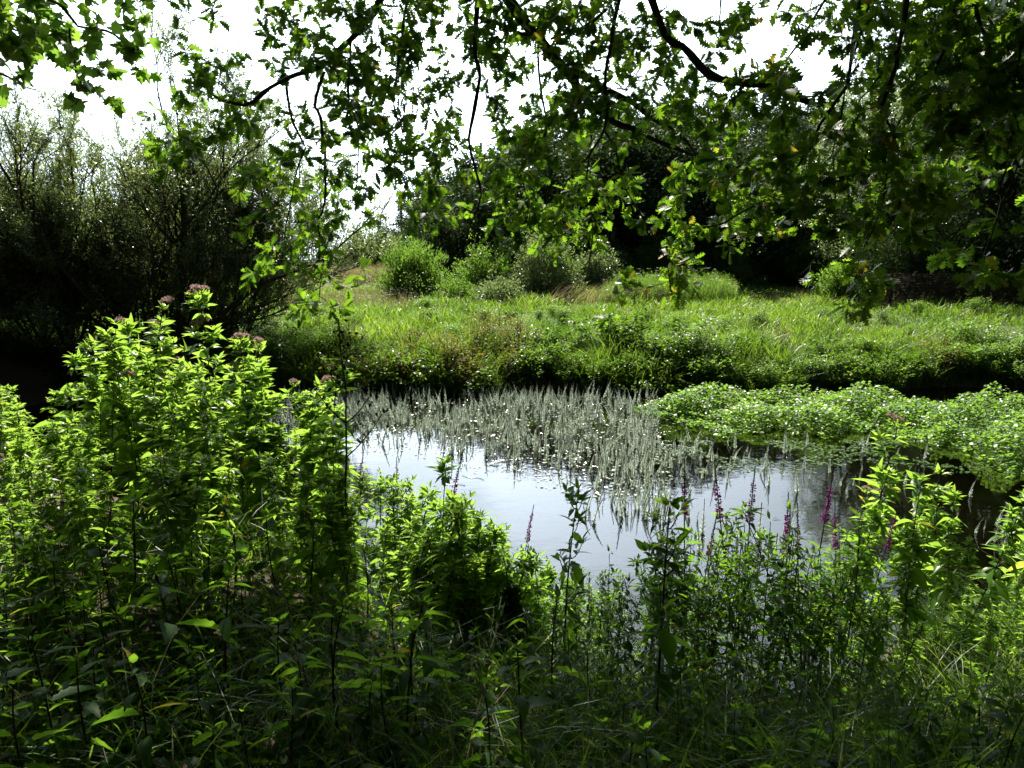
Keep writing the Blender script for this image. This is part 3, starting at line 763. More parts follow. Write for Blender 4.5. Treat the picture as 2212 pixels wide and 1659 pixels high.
# wattle fence: posts are parts, woven rods are parts of each panel
fence = empty('wattle_fence', at(2035, 21.6))
tag(fence, 'dark woven hazel fence in the shade under the grey leaved willows', 'fence')
f0 = np.array(fence.location)
A0, A1 = at(1868, 21.9), at(2290, 21.3)
posts = [A0 + (A1 - A0) * t for t in np.linspace(0, 1, 9)]
for p in posts:
    mb = MB(); mb.tube(np.array([[0, 0, -.2], [.01, 0, .5], [.0, 0, 1.12 + rng.uniform(-.05, .08)]]) + p - f0, [.035, .032, .028], 7); mb.obj('post', M_WOOD, fence, True)
for i in range(8):
    mb = MB()
    for k in range(34):
        z = .04 + k * .03 + rng.normal() * .008; sgn = 1 if k % 2 else -1
        n = 9; tt = np.linspace(-.04, 1.04, n)
        p = posts[i][None] * (1 - tt[:, None]) + posts[i + 1][None] * tt[:, None]
        p[:, 1] += sgn * .045 * np.cos(tt * math.pi * 2); p[:, 2] += z + rng.normal(size=n) * .008
        mb.tube(p - f0, rng.uniform(.008, .014), 5)
    for k in range(6):
        a_, b_ = rng.uniform(0, 1, 2)
        p0 = posts[i] * (1 - a_) + posts[i + 1] * a_ + [0, -.06, rng.uniform(.3, 1.0)]
        p1 = posts[i] * (1 - b_) + posts[i + 1] * b_ + [0, -.08, rng.uniform(.5, 1.15)]
        mb.tube(curve_pts(p0, p1, [0, 0, .03], 4) - f0, .006, 4)
    mb.obj('woven_panel', M_WOOD, fence, True)

# far utility pole against the sky and a dead sapling with a stub fence on the meadow
pole = empty('utility_pole', at(868, 58)); tag(pole, 'thin wooden pole standing against the sky above the hedge', 'pole')
zt = unproject(868, 425, 58)[2] - pole.location.z
mb = MB(); mb.tube(np.array([[0, 0, -.3], [0, 0, zt * .5], [.02, 0, zt]]), [.13, .11, .09], 8); mb.obj('pole_shaft', M_WOOD, pole, True)
mb = MB(); mb.box((.02, 0, zt - .35), (1.0, .08, .1)); mb.obj('crossarm', M_WOOD, pole)
sap = empty('dead_sapling', at(900, dist(900, 656))); tag(sap, 'forked dark dead sapling in front of the bright green bush', 'sapling')
mb = MB()
for e in ([-.12, 0, .62], [.16, .02, .58], [-.28, .05, .34], [.3, -.02, .42], [.05, .1, .75]):
    mb.tube(curve_pts(np.array([0, 0, -.05]), np.array(e), [e[0] * .35, 0, -.05], 7, .01), np.linspace(.03, .008, 7), 5)
mb.obj('branch', M_DSTEM, sap, True)
lf = MB(); k = 90; lf.inst(DIAM, frames(rdir(k), rdir(k), U(.05, .08, k)), np.array([0, 0, .75]) + rng.normal(size=(k, 3)) * np.array([.25, .2, .16]), U(0, 1, k)); lf.obj('foliage', M_BUSH, sap)
pf = empty('picket_fence', at(945, dist(945, 655))); tag(pf, 'short run of low dark pickets beside the dead sapling', 'fence')
for i in range(14):
    mb = MB(); x = (i - 6.5) * .085
    mb.tube(np.array([[x, 0, -.1], [x, 0, .17 + rng.uniform(0, .05)], [x, 0, .25]]), [.018, .018, .004], 5); mb.obj('picket', M_DSTEM, pf)
mb = MB(); mb.box((0, .02, .12), (1.15, .015, .03)); mb.obj('rail', M_DSTEM, pf)

# ------------------------------------------------------------------ grass
def blades(P_, h, wd, bend, tint, mat_i=0, mb=None, dirs=None):
    k = len(P_)
    an = U(0, 2 * math.pi, k); fx = np.stack([np.cos(an), np.sin(an), 0 * an], -1)
    if dirs is None: la = U(0, 2 * math.pi, k); lean = np.stack([np.cos(la), np.sin(la), 0 * la], -1)
    else: lean = dirs
    h = np.broadcast_to(h, (k,)); wd = np.broadcast_to(wd, (k,)); bend = np.broadcast_to(bend, (k,))
    V = np.zeros((k, 7, 3)); 
    for i, (t, ww) in enumerate(((0, .8), (.4, 1.0), (.75, .7))):
        c_ = P_ + lean * (bend * h * t * t)[:, None] + np.array([0, 0, 1]) * (h * (t - .35 * bend * t * t))[:, None]
        V[:, 2 * i] = c_ - fx * (wd * ww / 2)[:, None]; V[:, 2 * i + 1] = c_ + fx * (wd * ww / 2)[:, None]
    V[:, 6] = P_ + lean * (bend * h)[:, None] + np.array([0, 0, 1]) * (h * (1 - .35 * bend))[:, None]
    lp = np.array([0, 1, 3, 2, 2, 3, 5, 4, 4, 5, 6])
    Lp = (lp[None] + (np.arange(k) * 7)[:, None]).ravel()
    mb = mb or MB()
    mb.raw(V.reshape(-1, 3), Lp, np.tile([4, 4, 3], k), np.repeat(tint, 7), mat_i)
    return mb

def field(n, y0, y1, pw=1.0):
    Y = y0 + (y1 - y0) * rng.uniform(size=n) ** pw
    px = rng.uniform(-260, 2470, n)
    return px, Y
# meadow
px, Y = field(170000, 13.0, 42, 1.75)
P_ = at(px, Y)
ok = ((Y - far_edge(P_[:, 0])) > -.05) & ~((px > 1640) & (Y > 31)) & ~((px < 560) & (Y < 16.5) & (rng.uniform(size=len(px)) < .5))
P_, px, Y = P_[ok], px[ok], Y[ok]
nzf = bumps(P_[:, 0] * 1.6, P_[:, 1] * 1.1) ; nz2 = bumps(P_[:, 0] * .5 + 3, P_[:, 1] * .35 + 1)
mown = smooth(26, 30, Y) * smooth(860, 780, px) + smooth(22, 25, Y) * smooth(1600, 1660, px)
hgt = (.25 + .20 * nzf + .13 * nz2) * U(.6, 1.3, len(px)); hgt = np.clip(hgt, .06, .6) * (1 + .5 * smooth(16.5, 14, Y)) * (1 - .72 * np.clip(mown, 0, 1))
mg = blades(P_, hgt, .0045 + .00028 * Y * Y * .1 + .004, U(.25, 1.0, len(px)), np.clip(.40 + .26 * nz2 + .14 * bumps(P_[:, 0] * 3.1, P_[:, 1] * 2.2) + rng.normal(size=len(px)) * .22 + .2 * np.clip(mown, 0, 1), 0, 1)).obj('meadow_grass', M_GRASS)
tag(mg, 'sunlit green meadow grass on the far side of the pond', 'grass', kind='stuff')
# dry grass: a pale bank at the back of the meadow and scattered seed stalks
mb = MB()
n = 9000; px = rng.uniform(560, 850, n); Y = rng.uniform(33, 41, n); P_ = at(px, Y)
blades(P_, U(.5, .95, n) * smooth(560, 640, px), .016, U(.2, .8, n), U(0, 1, n), mb=mb)
n = 2600; px = rng.uniform(540, 900, n); Y = rng.uniform(20, 28, n); P_ = at(px, Y)
blades(P_, U(.35, .6, n), .008, U(.1, .5, n), U(0, .8, n), mb=mb)
n = 330; px = rng.uniform(1180, 1420, n); Y = rng.uniform(22, 24, n); P_ = at(px, Y)
blades(P_, U(.6, 1.0, n), .012, U(.5, 1.1, n), U(.2, 1, n), mb=mb, dirs=np.tile(np.array([[.8, -.4, 0]]), (n, 1)))
n = 900; px = rng.uniform(900, 2200, n); Y = rng.uniform(15, 26, n); P_ = at(px, Y)
blades(P_, U(.3, .55, n), .007, U(.2, .9, n), U(0, 1, n), mb=mb)
tag(mb.obj('dry_grass', M_DRYG), 'pale straw coloured grass and seed stalks among the green meadow', 'grass', kind='stuff')

# tall herb bed with white umbels
mb = MB(); wh = MB(); n = 7000
px = rng.uniform(1300, 1590, n); Y = rng.uniform(22.3, 25.5, n)
P_ = at(px, Y); hh = U(.5, 1.05, n) * np.interp(px, [1300, 1340, 1560, 1595], [.55, 1, 1, .6])
blades(P_, hh, .012, U(.05, .4, n), np.clip(rng.normal(.45, .2, n), 0, 1), 0, mb)
n2 = 700; s_ = rng.integers(0, n, n2); blades(P_[s_], U(.5, .9, n2), .012, U(.05, .25, n2), U(0, .6, n2), 1, mb)
k = 9000; s_ = rng.integers(0, n, k)
mb.inst(DIAM_N, frames(rdir(k) + [0, 0, .5], rdir(k), U(.05, .1, k)), P_[s_] + np.stack([rng.normal(size=k) * .05, rng.normal(size=k) * .05, hh[s_] * U(.25, 1, k)], -1), U(.1, .9, k))
tag(mb.obj('tall_weeds', [M_BUSH, M_DRYG]), 'bed of tall rank stems with white flowers in front of the wooded slope', 'weeds', kind='stuff')
def umbel(mb, p, r, k=26):
    q = rng.normal(size=(k, 3)) * np.array([r * .55, r * .55, r * .1]) + p
    mb.inst(DIAM, frames(rdir(k) * [1, 1, .2], np.tile([[0, 0, 1.]], (k, 1)) + rdir(k) * .3, U(.25, .5, k) * r, 1.4), q - np.array([0, 0, 0]), U(.2, 1, k))
for i in rng.integers(0, n, 60): umbel(wh, P_[i] + [0, 0, hh[i] + .03], rng.uniform(.035, .075))
n = 260; px = rng.uniform(560, 1000, n); Y = rng.uniform(20, 28, n); P_ = at(px, Y)
for p in P_: umbel(wh, p + [0, 0, rng.uniform(.3, .55)], rng.uniform(.03, .06), 14)
n = 90; px = rng.uniform(1000, 2100, n); Y = rng.uniform(15.5, 22, n); P_ = at(px, Y)
for p in P_: umbel(wh, p + [0, 0, rng.uniform(.25, .45)], rng.uniform(.015, .03), 8)
tag(wh.obj('flowering_weeds', M_WHITE), 'small flat white flower heads scattered over the meadow', 'flowers', kind='stuff')

# ------------------------------------------------------------------ herbs of the far bank (each a plant)
def herb(seed, h, nst, lT, lsize, lm, sm, spread=.35, nl=40, droop=-.1):
    g = np.random.default_rng(seed); global rng; keep = rng; rng = g
    wd, lf = MB(), MB()
    for s in range(nst):
        e = np.array([g.normal() * spread, g.normal() * spread * .7, h * g.uniform(.65, 1.05)])
        b = np.array([g.normal() * spread * .35, g.normal() * spread * .3, -.1])
        pts = curve_pts(b, e, [0, 0, .05 * h], 6, .012); wd.tube(pts, np.linspace(.007, .0025, 6), 4)
        f = g.uniform(.22, 1.0, nl) ** .8 * 4.999; i = f.astype(int); p = pts[i] + (pts[i + 1] - pts[i]) * (f - i)[:, None]
        a = g.uniform(0, 6.28, nl)
        dr = norm(np.stack([np.cos(a), np.sin(a), g.normal(.15 + droop, .35, nl)], -1))
        p = p + dr * g.uniform(0, .1, (nl, 1))
        lf.inst(lT, frames(dr, norm(np.array([0, .6, .8]) + rdir(nl) * .45), U(*lsize, nl)), p, np.clip(g.normal(.45, .2, nl), 0, 1))
    rng = keep
    r = empty('bank_herb'); wd.obj('stem', sm, r); lf.obj('foliage', lm, r); return r
green_p = [herb(100 + i, .8, 16, OVATE if i % 2 else LANCE, (.045, .095), M_BANK, M_STEM, nl=52) for i in range(4)]
brown_p = [herb(110 + i, .85, 18, LANCE_N, (.05, .10), M_BROWN, M_DSTEM, .3, 26) for i in range(2)]
bramb_p = [herb(120 + i, .6, 20, OVATE, (.045, .08), M_BANK, M_DSTEM, .55, 38, -.2) for i in range(2)]
fern_p = [herb(130 + i, .95, 22, DIAM_N, (.06, .14), M_BUSH, M_STEM, .28, 60, .1) for i in range(2)]
for o in brown_p: o.name = 'brown_herb'
for o in bramb_p: o.name = 'bramble_clump'
for o in fern_p: o.name = 'horsetail_clump'
n_b = 210
for i in range(n_b):
    px = -80 + 2420 * (i + rng.uniform(0, 1)) / n_b
    p0 = at(px, 13.4); off = rng.uniform(-.12, .7) if i % 4 else rng.uniform(.7, 1.8)
    y = float(far_edge(p0[0])) + off
    p = at(px, y, -.12)
    u = rng.uniform()
    bw = .34 * (660 < px < 1130) + .10 * (1560 < px < 1720) + .15 * (1950 < px < 2060)
    if u < bw: o, lab, cat, gr = clone(brown_p[rng.integers(0, 2)]), 'browning dock like herb with thin upright stems on the far bank lip', 'herb', 'brown herbs along the far bank'
    elif u < bw + .2: o, lab, cat, gr = clone(bramb_p[rng.integers(0, 2)]), 'low bramble mound hanging over the far water edge', 'bramble', 'brambles along the far bank'
    elif px > 1500 and u < .65: o, lab, cat, gr = clone(fern_p[rng.integers(0, 2)]), 'feathery horsetail clump on the far bank above the watercress', 'horsetail', 'horsetails along the far bank'
    else: o, lab, cat, gr = clone(green_p[rng.integers(0, 4)]), 'leafy green herb growing on the steep far bank', 'herb', 'green herbs along the far bank'
    tag(place(o, p, rng.uniform(.4, .95) + (.35 if rng.uniform() < .12 else 0) if u >= bw else rng.uniform(.75, 1.2)), lab, cat, gr)

for i in range(70):
    px = rng.uniform(600, 2250); Y = 14.4 + 5.5 * rng.uniform() ** 1.5
    o = clone((green_p + fern_p)[int(rng.integers(0, 6))])
    tag(place(o, at(px, Y, -.05), rng.uniform(.35, .65)), 'broad leaved weed standing in the meadow grass above the far bank', 'herb', 'weeds in the meadow grass')
# ------------------------------------------------------------------ pond plants
# watercress mat
k = 30000
px = rng.uniform(1370, 2420, k); tY = rng.uniform(0, 1, k)
front = np.interp(px, [1370, 1450, 1560, 1750, 1900, 2030, 2120, 2300], [11.5, 10.5, 10.1, 10.0, 10.0, 9.4, 8.4, 7.6])
front = front + .22 * np.sin(px * .031) + .13 * np.sin(px * .083 + 1) + rng.normal(size=k) * .05
back = np.interp(px, [1370, 1450, 1600, 1900, 2050, 2200, 2300], [11.6, 12.2, 12.7, 12.6, 12.0, 12.3, 12.4])
Y = front + (back - front) * tY
P_ = at(px, Y); P_[:, 2] = 0
edge = np.minimum(smooth(0, .12, tY), smooth(1, .85, tY)) * smooth(1365, 1440, px)
top = (.17 + .17 * bumps(P_[:, 0] * 1.9, P_[:, 1] * 2.1) + .07 * bumps(P_[:, 0] * 5, P_[:, 1] * 5.5)) * edge
top = np.clip(top, .0, .5) + .02
z = top * (1 - rng.uniform(size=k) ** 2.2)
P_[:, 2] = z + rng.normal(size=k) * .015 + .012
mb = MB()
a = rng.uniform(0, 6.28, k); dr = np.stack([np.cos(a), np.sin(a), rng.normal(.05, .3, k)], -1)
mb.inst(ROUND, frames(dr, norm(np.array([0, .35, .9]) + rdir(k) * .6), U(.022, .07, k)), P_, np.clip(rng.normal(.42, .2, k) + .18 * bumps(P_[:, 0] * 1.1 + 2, P_[:, 1] * 1.7), 0, 1))
for i in range(0, k, 12):
    mb.tube(np.array([[P_[i, 0] * 1.0, P_[i, 1] + .02, -.05], P_[i]]), .002, 3, .2)
tag(mb.obj('watercress_foliage', M_CRESS), 'thick mound of bright watercress growing out over the pond', 'watercress', kind='stuff')

def mares_tail(seed, h):
    g = np.random.default_rng(seed); mb = MB(); lf = MB()
    bend = g.normal(size=2) * .03
    zz = np.arange(.0, h, .017); n = len(zz)
    cx = np.stack([bend[0] * (zz / h) ** 2, bend[1] * (zz / h) ** 2, zz], -1)
    mb.tube(np.vstack([cx[0] - [0, 0, .2], cx[::4], cx[-1]]), .0035, 4)
    per = 8; k = n * per
    a = g.uniform(0, 6.28, k); r = np.repeat(np.minimum(.032, .003 + .10 * (h - zz)), per)
    dr = np.stack([np.cos(a), np.sin(a), np.full(k, .8)], -1)
    lf.inst(T([(-.17, 0, 0), (.17, 0, 0), (.13, .6, 0), (0, 1, .1), (-.13, .6, 0)], [(0, 1, 2, 3, 4)]), frames(dr, np.tile([[0, 0, 1.]], (k, 1)) + g.normal(size=(k, 3)) * .3, r * 1.25), np.repeat(cx, per, axis=0), g.uniform(0, 1, k))
    return mb, lf
mt = [mares_tail(200 + i, h) for i, h in enumerate((.15, .2, .25, .31))]
def mt_sites():
    S_ = []
    n = 4000
    px = rng.uniform(380, 1420, n); Y = 7.0 + 6.0 * rng.uniform(size=n) ** .9
    front = np.interp(px, [380, 760, 900, 1000, 1150, 1300, 1420], [9.8, 9.4, 9.2, 8.8, 8.4, 8.0, 7.8])
    ok = (Y > front) & (Y < 12.9) & (rng.uniform(size=n) < .35 + .75 * smooth(0, 1.6, Y - front)) & (bumps(px * .035, Y * 3.2) + .6 * bumps(px * .011, Y * 1.3) > -.42); S_.append(np.stack([px[ok], Y[ok]], -1))
    n = 170; S_.append(np.stack([rng.normal(1370, 70, n), rng.uniform(6.4, 9.3, n)], -1))
    n = 50; S_.append(np.stack([rng.uniform(1400, 2000, n), rng.uniform(7.2, 9.6, n)], -1))
    n = 22; S_.append(np.stack([rng.uniform(1500, 1760, n), rng.uniform(5.6, 6.6, n)], -1))
    n = 14; S_.append(np.stack([rng.uniform(1980, 2260, n), rng.uniform(5.8, 7.6, n)], -1))
    return np.concatenate(S_)
S_ = mt_sites(); S_ = S_[np.argsort(S_[:, 1])]
ok = gz(*at(S_[:, 0], S_[:, 1])[:, :2].T) < -.1; S_ = S_[ok]
pos = at(S_[:, 0], S_[:, 1]); pos[:, 2] = 0
protos = []
for mb, lf in mt:
    r = empty('mares_tail'); mb.obj('stem', M_STEM, r); lf.obj('foliage', M_MARE, r); protos.append(r)
n_ind = 290
for p in pos[:n_ind]:
    o = place(clone(protos[rng.integers(0, 4)]), p, rng.uniform(.6, 1.15)); o.rotation_euler[0] = float(rng.normal() * .12); o.rotation_euler[1] = float(rng.normal() * .12)
    tag(o, "pale bottle brush mare's tail stem standing nearest the open water", 'water plant', "mare's tail stems at the open water")
rest = MB()
Q = pos[n_ind:]
for i in range(4):
    s_ = rng.integers(0, 4, len(Q)) == i
    idx = np.arange(i, len(Q), 4); k = len(idx)
    sc_ = U(.55, 1.25, k); an = U(0, 6.28, k)
    Mx = np.zeros((k, 3, 3)); Mx[:, 0, 0] = np.cos(an) * sc_; Mx[:, 0, 1] = -np.sin(an) * sc_; Mx[:, 1, 0] = np.sin(an) * sc_; Mx[:, 1, 1] = np.cos(an) * sc_; Mx[:, 2, 2] = sc_; Mx[:, 0, 2] = rng.normal(size=k) * .2; Mx[:, 1, 2] = rng.normal(size=k) * .2
    for src, m in ((mt[i][0], 1), (mt[i][1], 0)):
        t = T.__new__(T); t.V = np.concatenate(src.v); t.L = np.concatenate(src.l); t.S = np.concatenate(src.s)
        rest.inst(t, Mx, Q[idx], U(.1, .9, k), m)
tag(rest.obj('pond_weeds', [M_MARE, M_STEM]), "dense pale stand of mare's tail across the far half of the pond", 'water plants', kind='stuff')
# floating leaves and stems
mb = MB(); n = 3200
px = rng.uniform(400, 1450, n); Y = 7.2 + 5.6 * rng.uniform(size=n)
front = np.interp(px, [380, 760, 900, 1000, 1150, 1300, 1450], [9.4, 9.0, 8.8, 8.2, 7.6, 7.0, 6.8]); ok = Y > front
px, Y = px[ok], Y[ok]; k = len(px); P_ = at(px, Y); P_[:, 2] = .006
a = rng.uniform(0, 6.28, k)
mb.inst(ROUND, frames(np.stack([np.cos(a), np.sin(a), 0 * a], -1), norm(np.array([0, 0, 1.]) + rdir(k) * .16), U(.015, .06, k), U(.5, 1, k)), P_, U(0, 1, k))
for i in range(7):
    p = at(rng.uniform(950, 1500), rng.uniform(7.6, 9.2)); p[2] = .006; ln = rng.uniform(.12, .32)
    b = rng.uniform(-.5, .5); t = np.linspace(-.5, .5, 6)
    mb.tube(np.stack([p[0] + t * ln, p[1] + b * ln * t + .03 * np.sin(t * 9), p[2] + 0 * t], -1), .003, 4, .5)
n = 2600; px = rng.uniform(1400, 2130, n); Y = 9.6 - 1.5 * rng.uniform(size=n) ** 1.6; P_ = at(px, Y); P_[:, 2] = .005
ok = bumps(P_[:, 0] * 2, P_[:, 1] * 3) > -.15; P_ = P_[ok]; k = len(P_); a = rng.uniform(0, 6.28, k)
mb.inst(ROUND, frames(np.stack([np.cos(a), np.sin(a), 0 * a], -1), norm(np.array([0, 0, 1.]) + rdir(k) * .1), U(.02, .05, k)), P_, U(0, .4, k), 1)
tag(mb.obj('floating_leaves', [M_FLOAT, M_CRESS]), "small leaves and broken stems floating among the mare's tail", 'floating leaves', kind='stuff')

# ------------------------------------------------------------------ near bank plants
def hemp(seed, h, flower=0, leaf=.12, node=.075, side=True, bare=.12, lT=(LANCE, LANCE_W, LANCE_D), lm=M_HEMP, tri=True, name='hemp_agrimony', lean=.06, stemr=.005, droop=.0):
    g = np.random.default_rng(seed); global rng; keep = rng; rng = g
    wd, lf, fl = MB(), MB(), MB()
    e = np.array([g.normal() * lean * h, g.normal() * lean * h, h])
    S = curve_pts(np.zeros(3), e, [g.normal() * .03, g.normal() * .03, 0], 9); S[0, 2] = -.1
    wd.tube(S, np.linspace(stemr, stemr * .45, 9), 5)
    def leafset(p, ax, L_, azim, el):
        az = azim
        for sgn in (0, math.pi):
            a = az + sgn + g.normal() * .2
            parts = ((0, 1.0), (.62, .68), (-.62, .68)) if tri and L_ > .05 else ((0, 1.0),)
            elev = el + g.normal() * .18
            for da, sc_ in parts:
                d = norm(np.array([[math.cos(a + da) * math.cos(elev), math.sin(a + da) * math.cos(elev), math.sin(elev)]]) + ax * .1)
                nr = norm(np.array([[0, .75, .85]]) + ax * .15 + g.normal(size=(1, 3)) * .33)
                lf.inst(lT[int(g.integers(0, len(lT)))], frames(d, nr, L_ * sc_ * g.uniform(.8, 1.15), g.uniform(.85, 1.2)), p[None] + d * .012, np.clip(g.normal(.45, .2), 0, 1))
    zs = np.arange(bare * h, h * .985, node * 1.0); zs = zs + g.normal(size=len(zs)) * node * .22; zs = np.clip(zs, .02, h * .985); az = g.uniform(0, 3)
    tips = [(S[-1], norm(S[-1] - S[-2]), 1.0)]
    for z in zs:
        f = z / h; i = min(int(f * 8), 7); p = S[i] + (S[i + 1] - S[i]) * (f * 8 - i)
        az += math.pi / 2 + g.normal() * .25
        L_ = leaf * (1.0 if f < .6 else 1.0 - (f - .6) * 1.35) * g.uniform(.85, 1.1)
        if f < .3 and g.uniform() < .45: continue
        leafset(p, np.array([0, 0, 1.]), L_, az, .08 - droop - .45 * (1 - f) * g.uniform(.2, 1.3))
        if side and f > .5:
            for sgn in (0, math.pi):
                if g.uniform() < .55:
                    a = az + sgn; ln = (.32 - .22 * f) * h * g.uniform(.3, .75)
                    d = norm(np.array([math.cos(a) * .75, math.sin(a) * .75, 1.0]))
                    q = p + d * ln; pts = curve_pts(p, q, [0, 0, -.02], 5); wd.tube(pts, np.linspace(stemr * .5, stemr * .3, 5), 4)
                    for t in np.arange(.35, 1.01, .22):
                        leafset(p + d * ln * t, d, leaf * .55 * (1.1 - .45 * t), g.uniform(0, 3), .45)
                    tips.append((q, d, .6))
    for (p, d, s_) in tips:
        leafset(p, d, leaf * .42, g.uniform(0, 3), .75); leafset(p, d, leaf * .3, g.uniform(0, 3), 1.0)
        if flower and (s_ == 1.0 or g.uniform() < .12):
            for q in range(int(g.integers(2, 4))):
                c_ = p + np.array([g.normal() * .022, g.normal() * .022, .02 + g.uniform(0, .04)]); r_ = g.uniform(.012, .022)
                wd.tube(np.array([p, c_]), .0018, 3)
                k = 70; v = norm(g.normal(size=(k, 3))); v[:, 2] = np.abs(v[:, 2]) * .7
                fl.inst(DIAM, frames(v + [0, 0, .5], rdir(k), U(.010, .016, k)), c_ + v * r_ * np.array([1.1, 1.1, .9]), U(0, 1, k))
    rng = keep
    r = empty(name); wd.obj('stem', M_DSTEM, r, True); lf.obj('foliage', lm, r)
    if fl.n: fl.obj('blossom', M_PINK, r)
    return r
hp = [hemp(300 + i, 1.25, 0, .185, .112) for i in range(6)]
hf = [hemp(320 + i, 1.25, 1, .145, .085) for i in range(4)]
hs = [hemp(340 + i, .7, 0, .11, .06) for i in range(4)]

def top_place(proto, h, px, py, Y, rz=None, lean=1.0):
    """stand the plant at distance Y so that its tip is seen at (px, py)"""
    tip = unproject(px, py, Y); g_ = float(gz(tip[0], Y))
    s = (tip[2] - g_) / h
    o = clone(proto)
    lx = float(rng.normal()) * .075 * lean; ly = float(rng.normal()) * .05 * lean           # stems lean a little
    place(o, (tip[0] - math.tan(lx) * (tip[2] - g_), Y - math.tan(ly) * (tip[2] - g_), g_), max(s, .25), rz)
    o.rotation_mode = 'XYZ'
    o.matrix_basis = Matrix.Translation(o.location) @ Matrix.Rotation(lx, 4, 'Y') @ Matrix.Rotation(-ly, 4, 'X') @ Matrix.Rotation(o.rotation_euler[2], 4, 'Z') @ Matrix.Scale(max(s, .25), 4)
    return o
# flowering stems that stand clear of the thicket
special = [(372, 612, 4.5, 'tallest hemp agrimony stem, topped with a dull pink flower head against the dark willow'),
           (345, 640, 4.35, 'hemp agrimony with a broad pink head just under the tallest flower'),
           (225, 672, 4.3, 'hemp agrimony stem with two pink heads standing apart from the tallest one'),
           (285, 690, 4.55, 'hemp agrimony with small paired pink heads between the two tallest flowering stems'),
           (470, 715, 5.0, 'dim flowering hemp agrimony in front of the willow foot'),
           (572, 722, 4.9, 'hemp agrimony with a lone pale head in front of the bare bank corner'),
           (520, 728, 5.3, 'slender flowering hemp agrimony half hidden by its lit neighbours'),
           (640, 815, 5.1, 'hemp agrimony with fading pink heads beside the dead dock stalk'),
           (665, 812, 5.3, 'faded flowering hemp agrimony just past the dead dock stalk'),
           (1975, 895, 4.2, 'hemp agrimony with a dark seed head in front of the watercress')]
for i, (px, py, Y, lab) in enumerate(special):
    tag(top_place(hf[i % 4], 1.33, px, py, Y), lab, 'plant', 'flowering hemp agrimony')
# the lit thicket
tops = np.array([(-120, 860), (0, 800), (60, 800), (120, 770), (180, 740), (250, 690), (330, 660), (420, 680), (480, 740), (560, 770), (640, 830), (720, 800), (760, 900), (800, 1010), (900, 1040), (950, 1010), (1060, 1090), (1150, 1150)])
for i in range(155):
    u = rng.uniform(); px = -140 + 900 * u if i < 125 else -140 + 330 * u
    Y = rng.uniform(2.9, 5.6) if px < 640 else rng.uniform(3.4, 5.2)
    t0 = np.interp(px, tops[:, 0], tops[:, 1])
    py = t0 + 20 + abs(rng.normal()) * 90 + max(0, 4.6 - Y) * 150
    o = top_place(hp[rng.integers(0, 6)], 1.27, px, py, Y)
    tag(o, 'leafy hemp agrimony stem without flowers in the lit thicket on the near bank', 'plant', 'leafy stems of the near bank thicket')
for i in range(70):
    px = rng.uniform(760, 1180); Y = float(near_edge((px - 1106) / FP * 4.3)) - rng.uniform(-.15, .9)
    py = np.interp(px, tops[:, 0], tops[:, 1]) + 20 + abs(rng.normal()) * 70 + max(0, 4.2 - Y) * 130
    tag(top_place(hs[rng.integers(0, 4)], .72, px, py, Y), 'low bright leafy herb crowding the water edge between thicket and open pond', 'plant', 'low herbs at the water edge')
tag(top_place(hp[1], 1.27, 945, 985, 3.9), 'single taller leafy stem rising over the low herbs in front of the reflected sky', 'plant')
tag(top_place(hp[2], 1.27, 735, 800, 3.9), 'leafy stem with big lit leaves beside the dead dock stalk', 'plant')
# plants at the water edge on the other side
for i in range(7):
    px = rng.uniform(2090, 2290); Y = rng.uniform(3.2, 4.4); py = rng.uniform(1000, 1240)
    tag(top_place(hp[rng.integers(0, 6)], 1.27, px, py, Y), 'tall leafy stem in the loose dim thicket past the lit clump', 'plant', 'stems of the dim thicket past the lit clump')
for i in range(14):
    px = rng.normal(1995, 60); Y = rng.uniform(3.7, 4.6); py = rng.uniform(930, 1250)
    tag(top_place(hp[rng.integers(0, 6)], 1.27, px, py, Y), 'leafy stem in the lit clump standing before the watercress', 'plant', 'lit stems before the watercress')
for i in range(30):
    px = rng.uniform(1880, 2280); Y = rng.uniform(2.9, 4.3); py = rng.uniform(1230, 1450)
    tag(top_place(hs[rng.integers(0, 4)], .72, px, py, Y), 'low leafy plant at the foot of the lit clump by the watercress', 'plant', 'low plants under the lit clump')

# big dark plant in front of the water, with opposite drooping leaves
big = hemp(404, 1.15, 0, .19, .135, True, .1, (SERR, LANCE_W), M_SHADE, False, 'tall_herb', .01, .007, .1)
tag(top_place(big, 1.15, 1442, 1095, 2.25, .4, .2), 'large dark stemmed herb with wide opposite leaves standing before the reflected sky', 'plant')
wilt = hemp(402, 1.1, 0, .15, .11, True, .35, (SERR,), M_HERB, False, 'wilting_herb', .02, .006, .9)
tag(top_place(wilt, 1.1, 1238, 1060, 2.9, 1.2, .2), 'thin herb with holed drooping leaves beside the large dark stemmed herb', 'plant')
dock = empty('dead_dock_stalk'); wd = MB(); lf = MB()
H = 1.55; S = curve_pts(np.array([0, 0, -.1]), np.array([.06, 0, H]), [.04, 0, 0], 10, .004); wd.tube(S, np.linspace(.008, .003, 10), 6)
for z, a, ln in ((.95, .3, .3), (1.05, 3.6, .26), (1.2, .2, .22), (1.3, 3.3, .14), (1.38, .6, .12)):
    f = z / H * 9; i = int(f); p = S[i]; q = p + np.array([math.cos(a) * .7, math.sin(a) * .2, .8]) * ln
    wd.tube(curve_pts(p, q, [0, 0, -.02], 5), np.linspace(.004, .002, 5), 4)
    k = 22; lf.inst(DIAM, frames(rdir(k), rdir(k), U(.018, .035, k)), q + rng.normal(size=(k, 3)) * .03 - (q - p) * U(0, .6, k)[:, None], U(0, .5, k))
k = 40; lf.inst(DIAM, frames(rdir(k), rdir(k), U(.018, .03, k)), np.array([.06, 0, H - .1]) + rng.normal(size=(k, 3)) * [.02, .02, .1], U(0, .5, k))
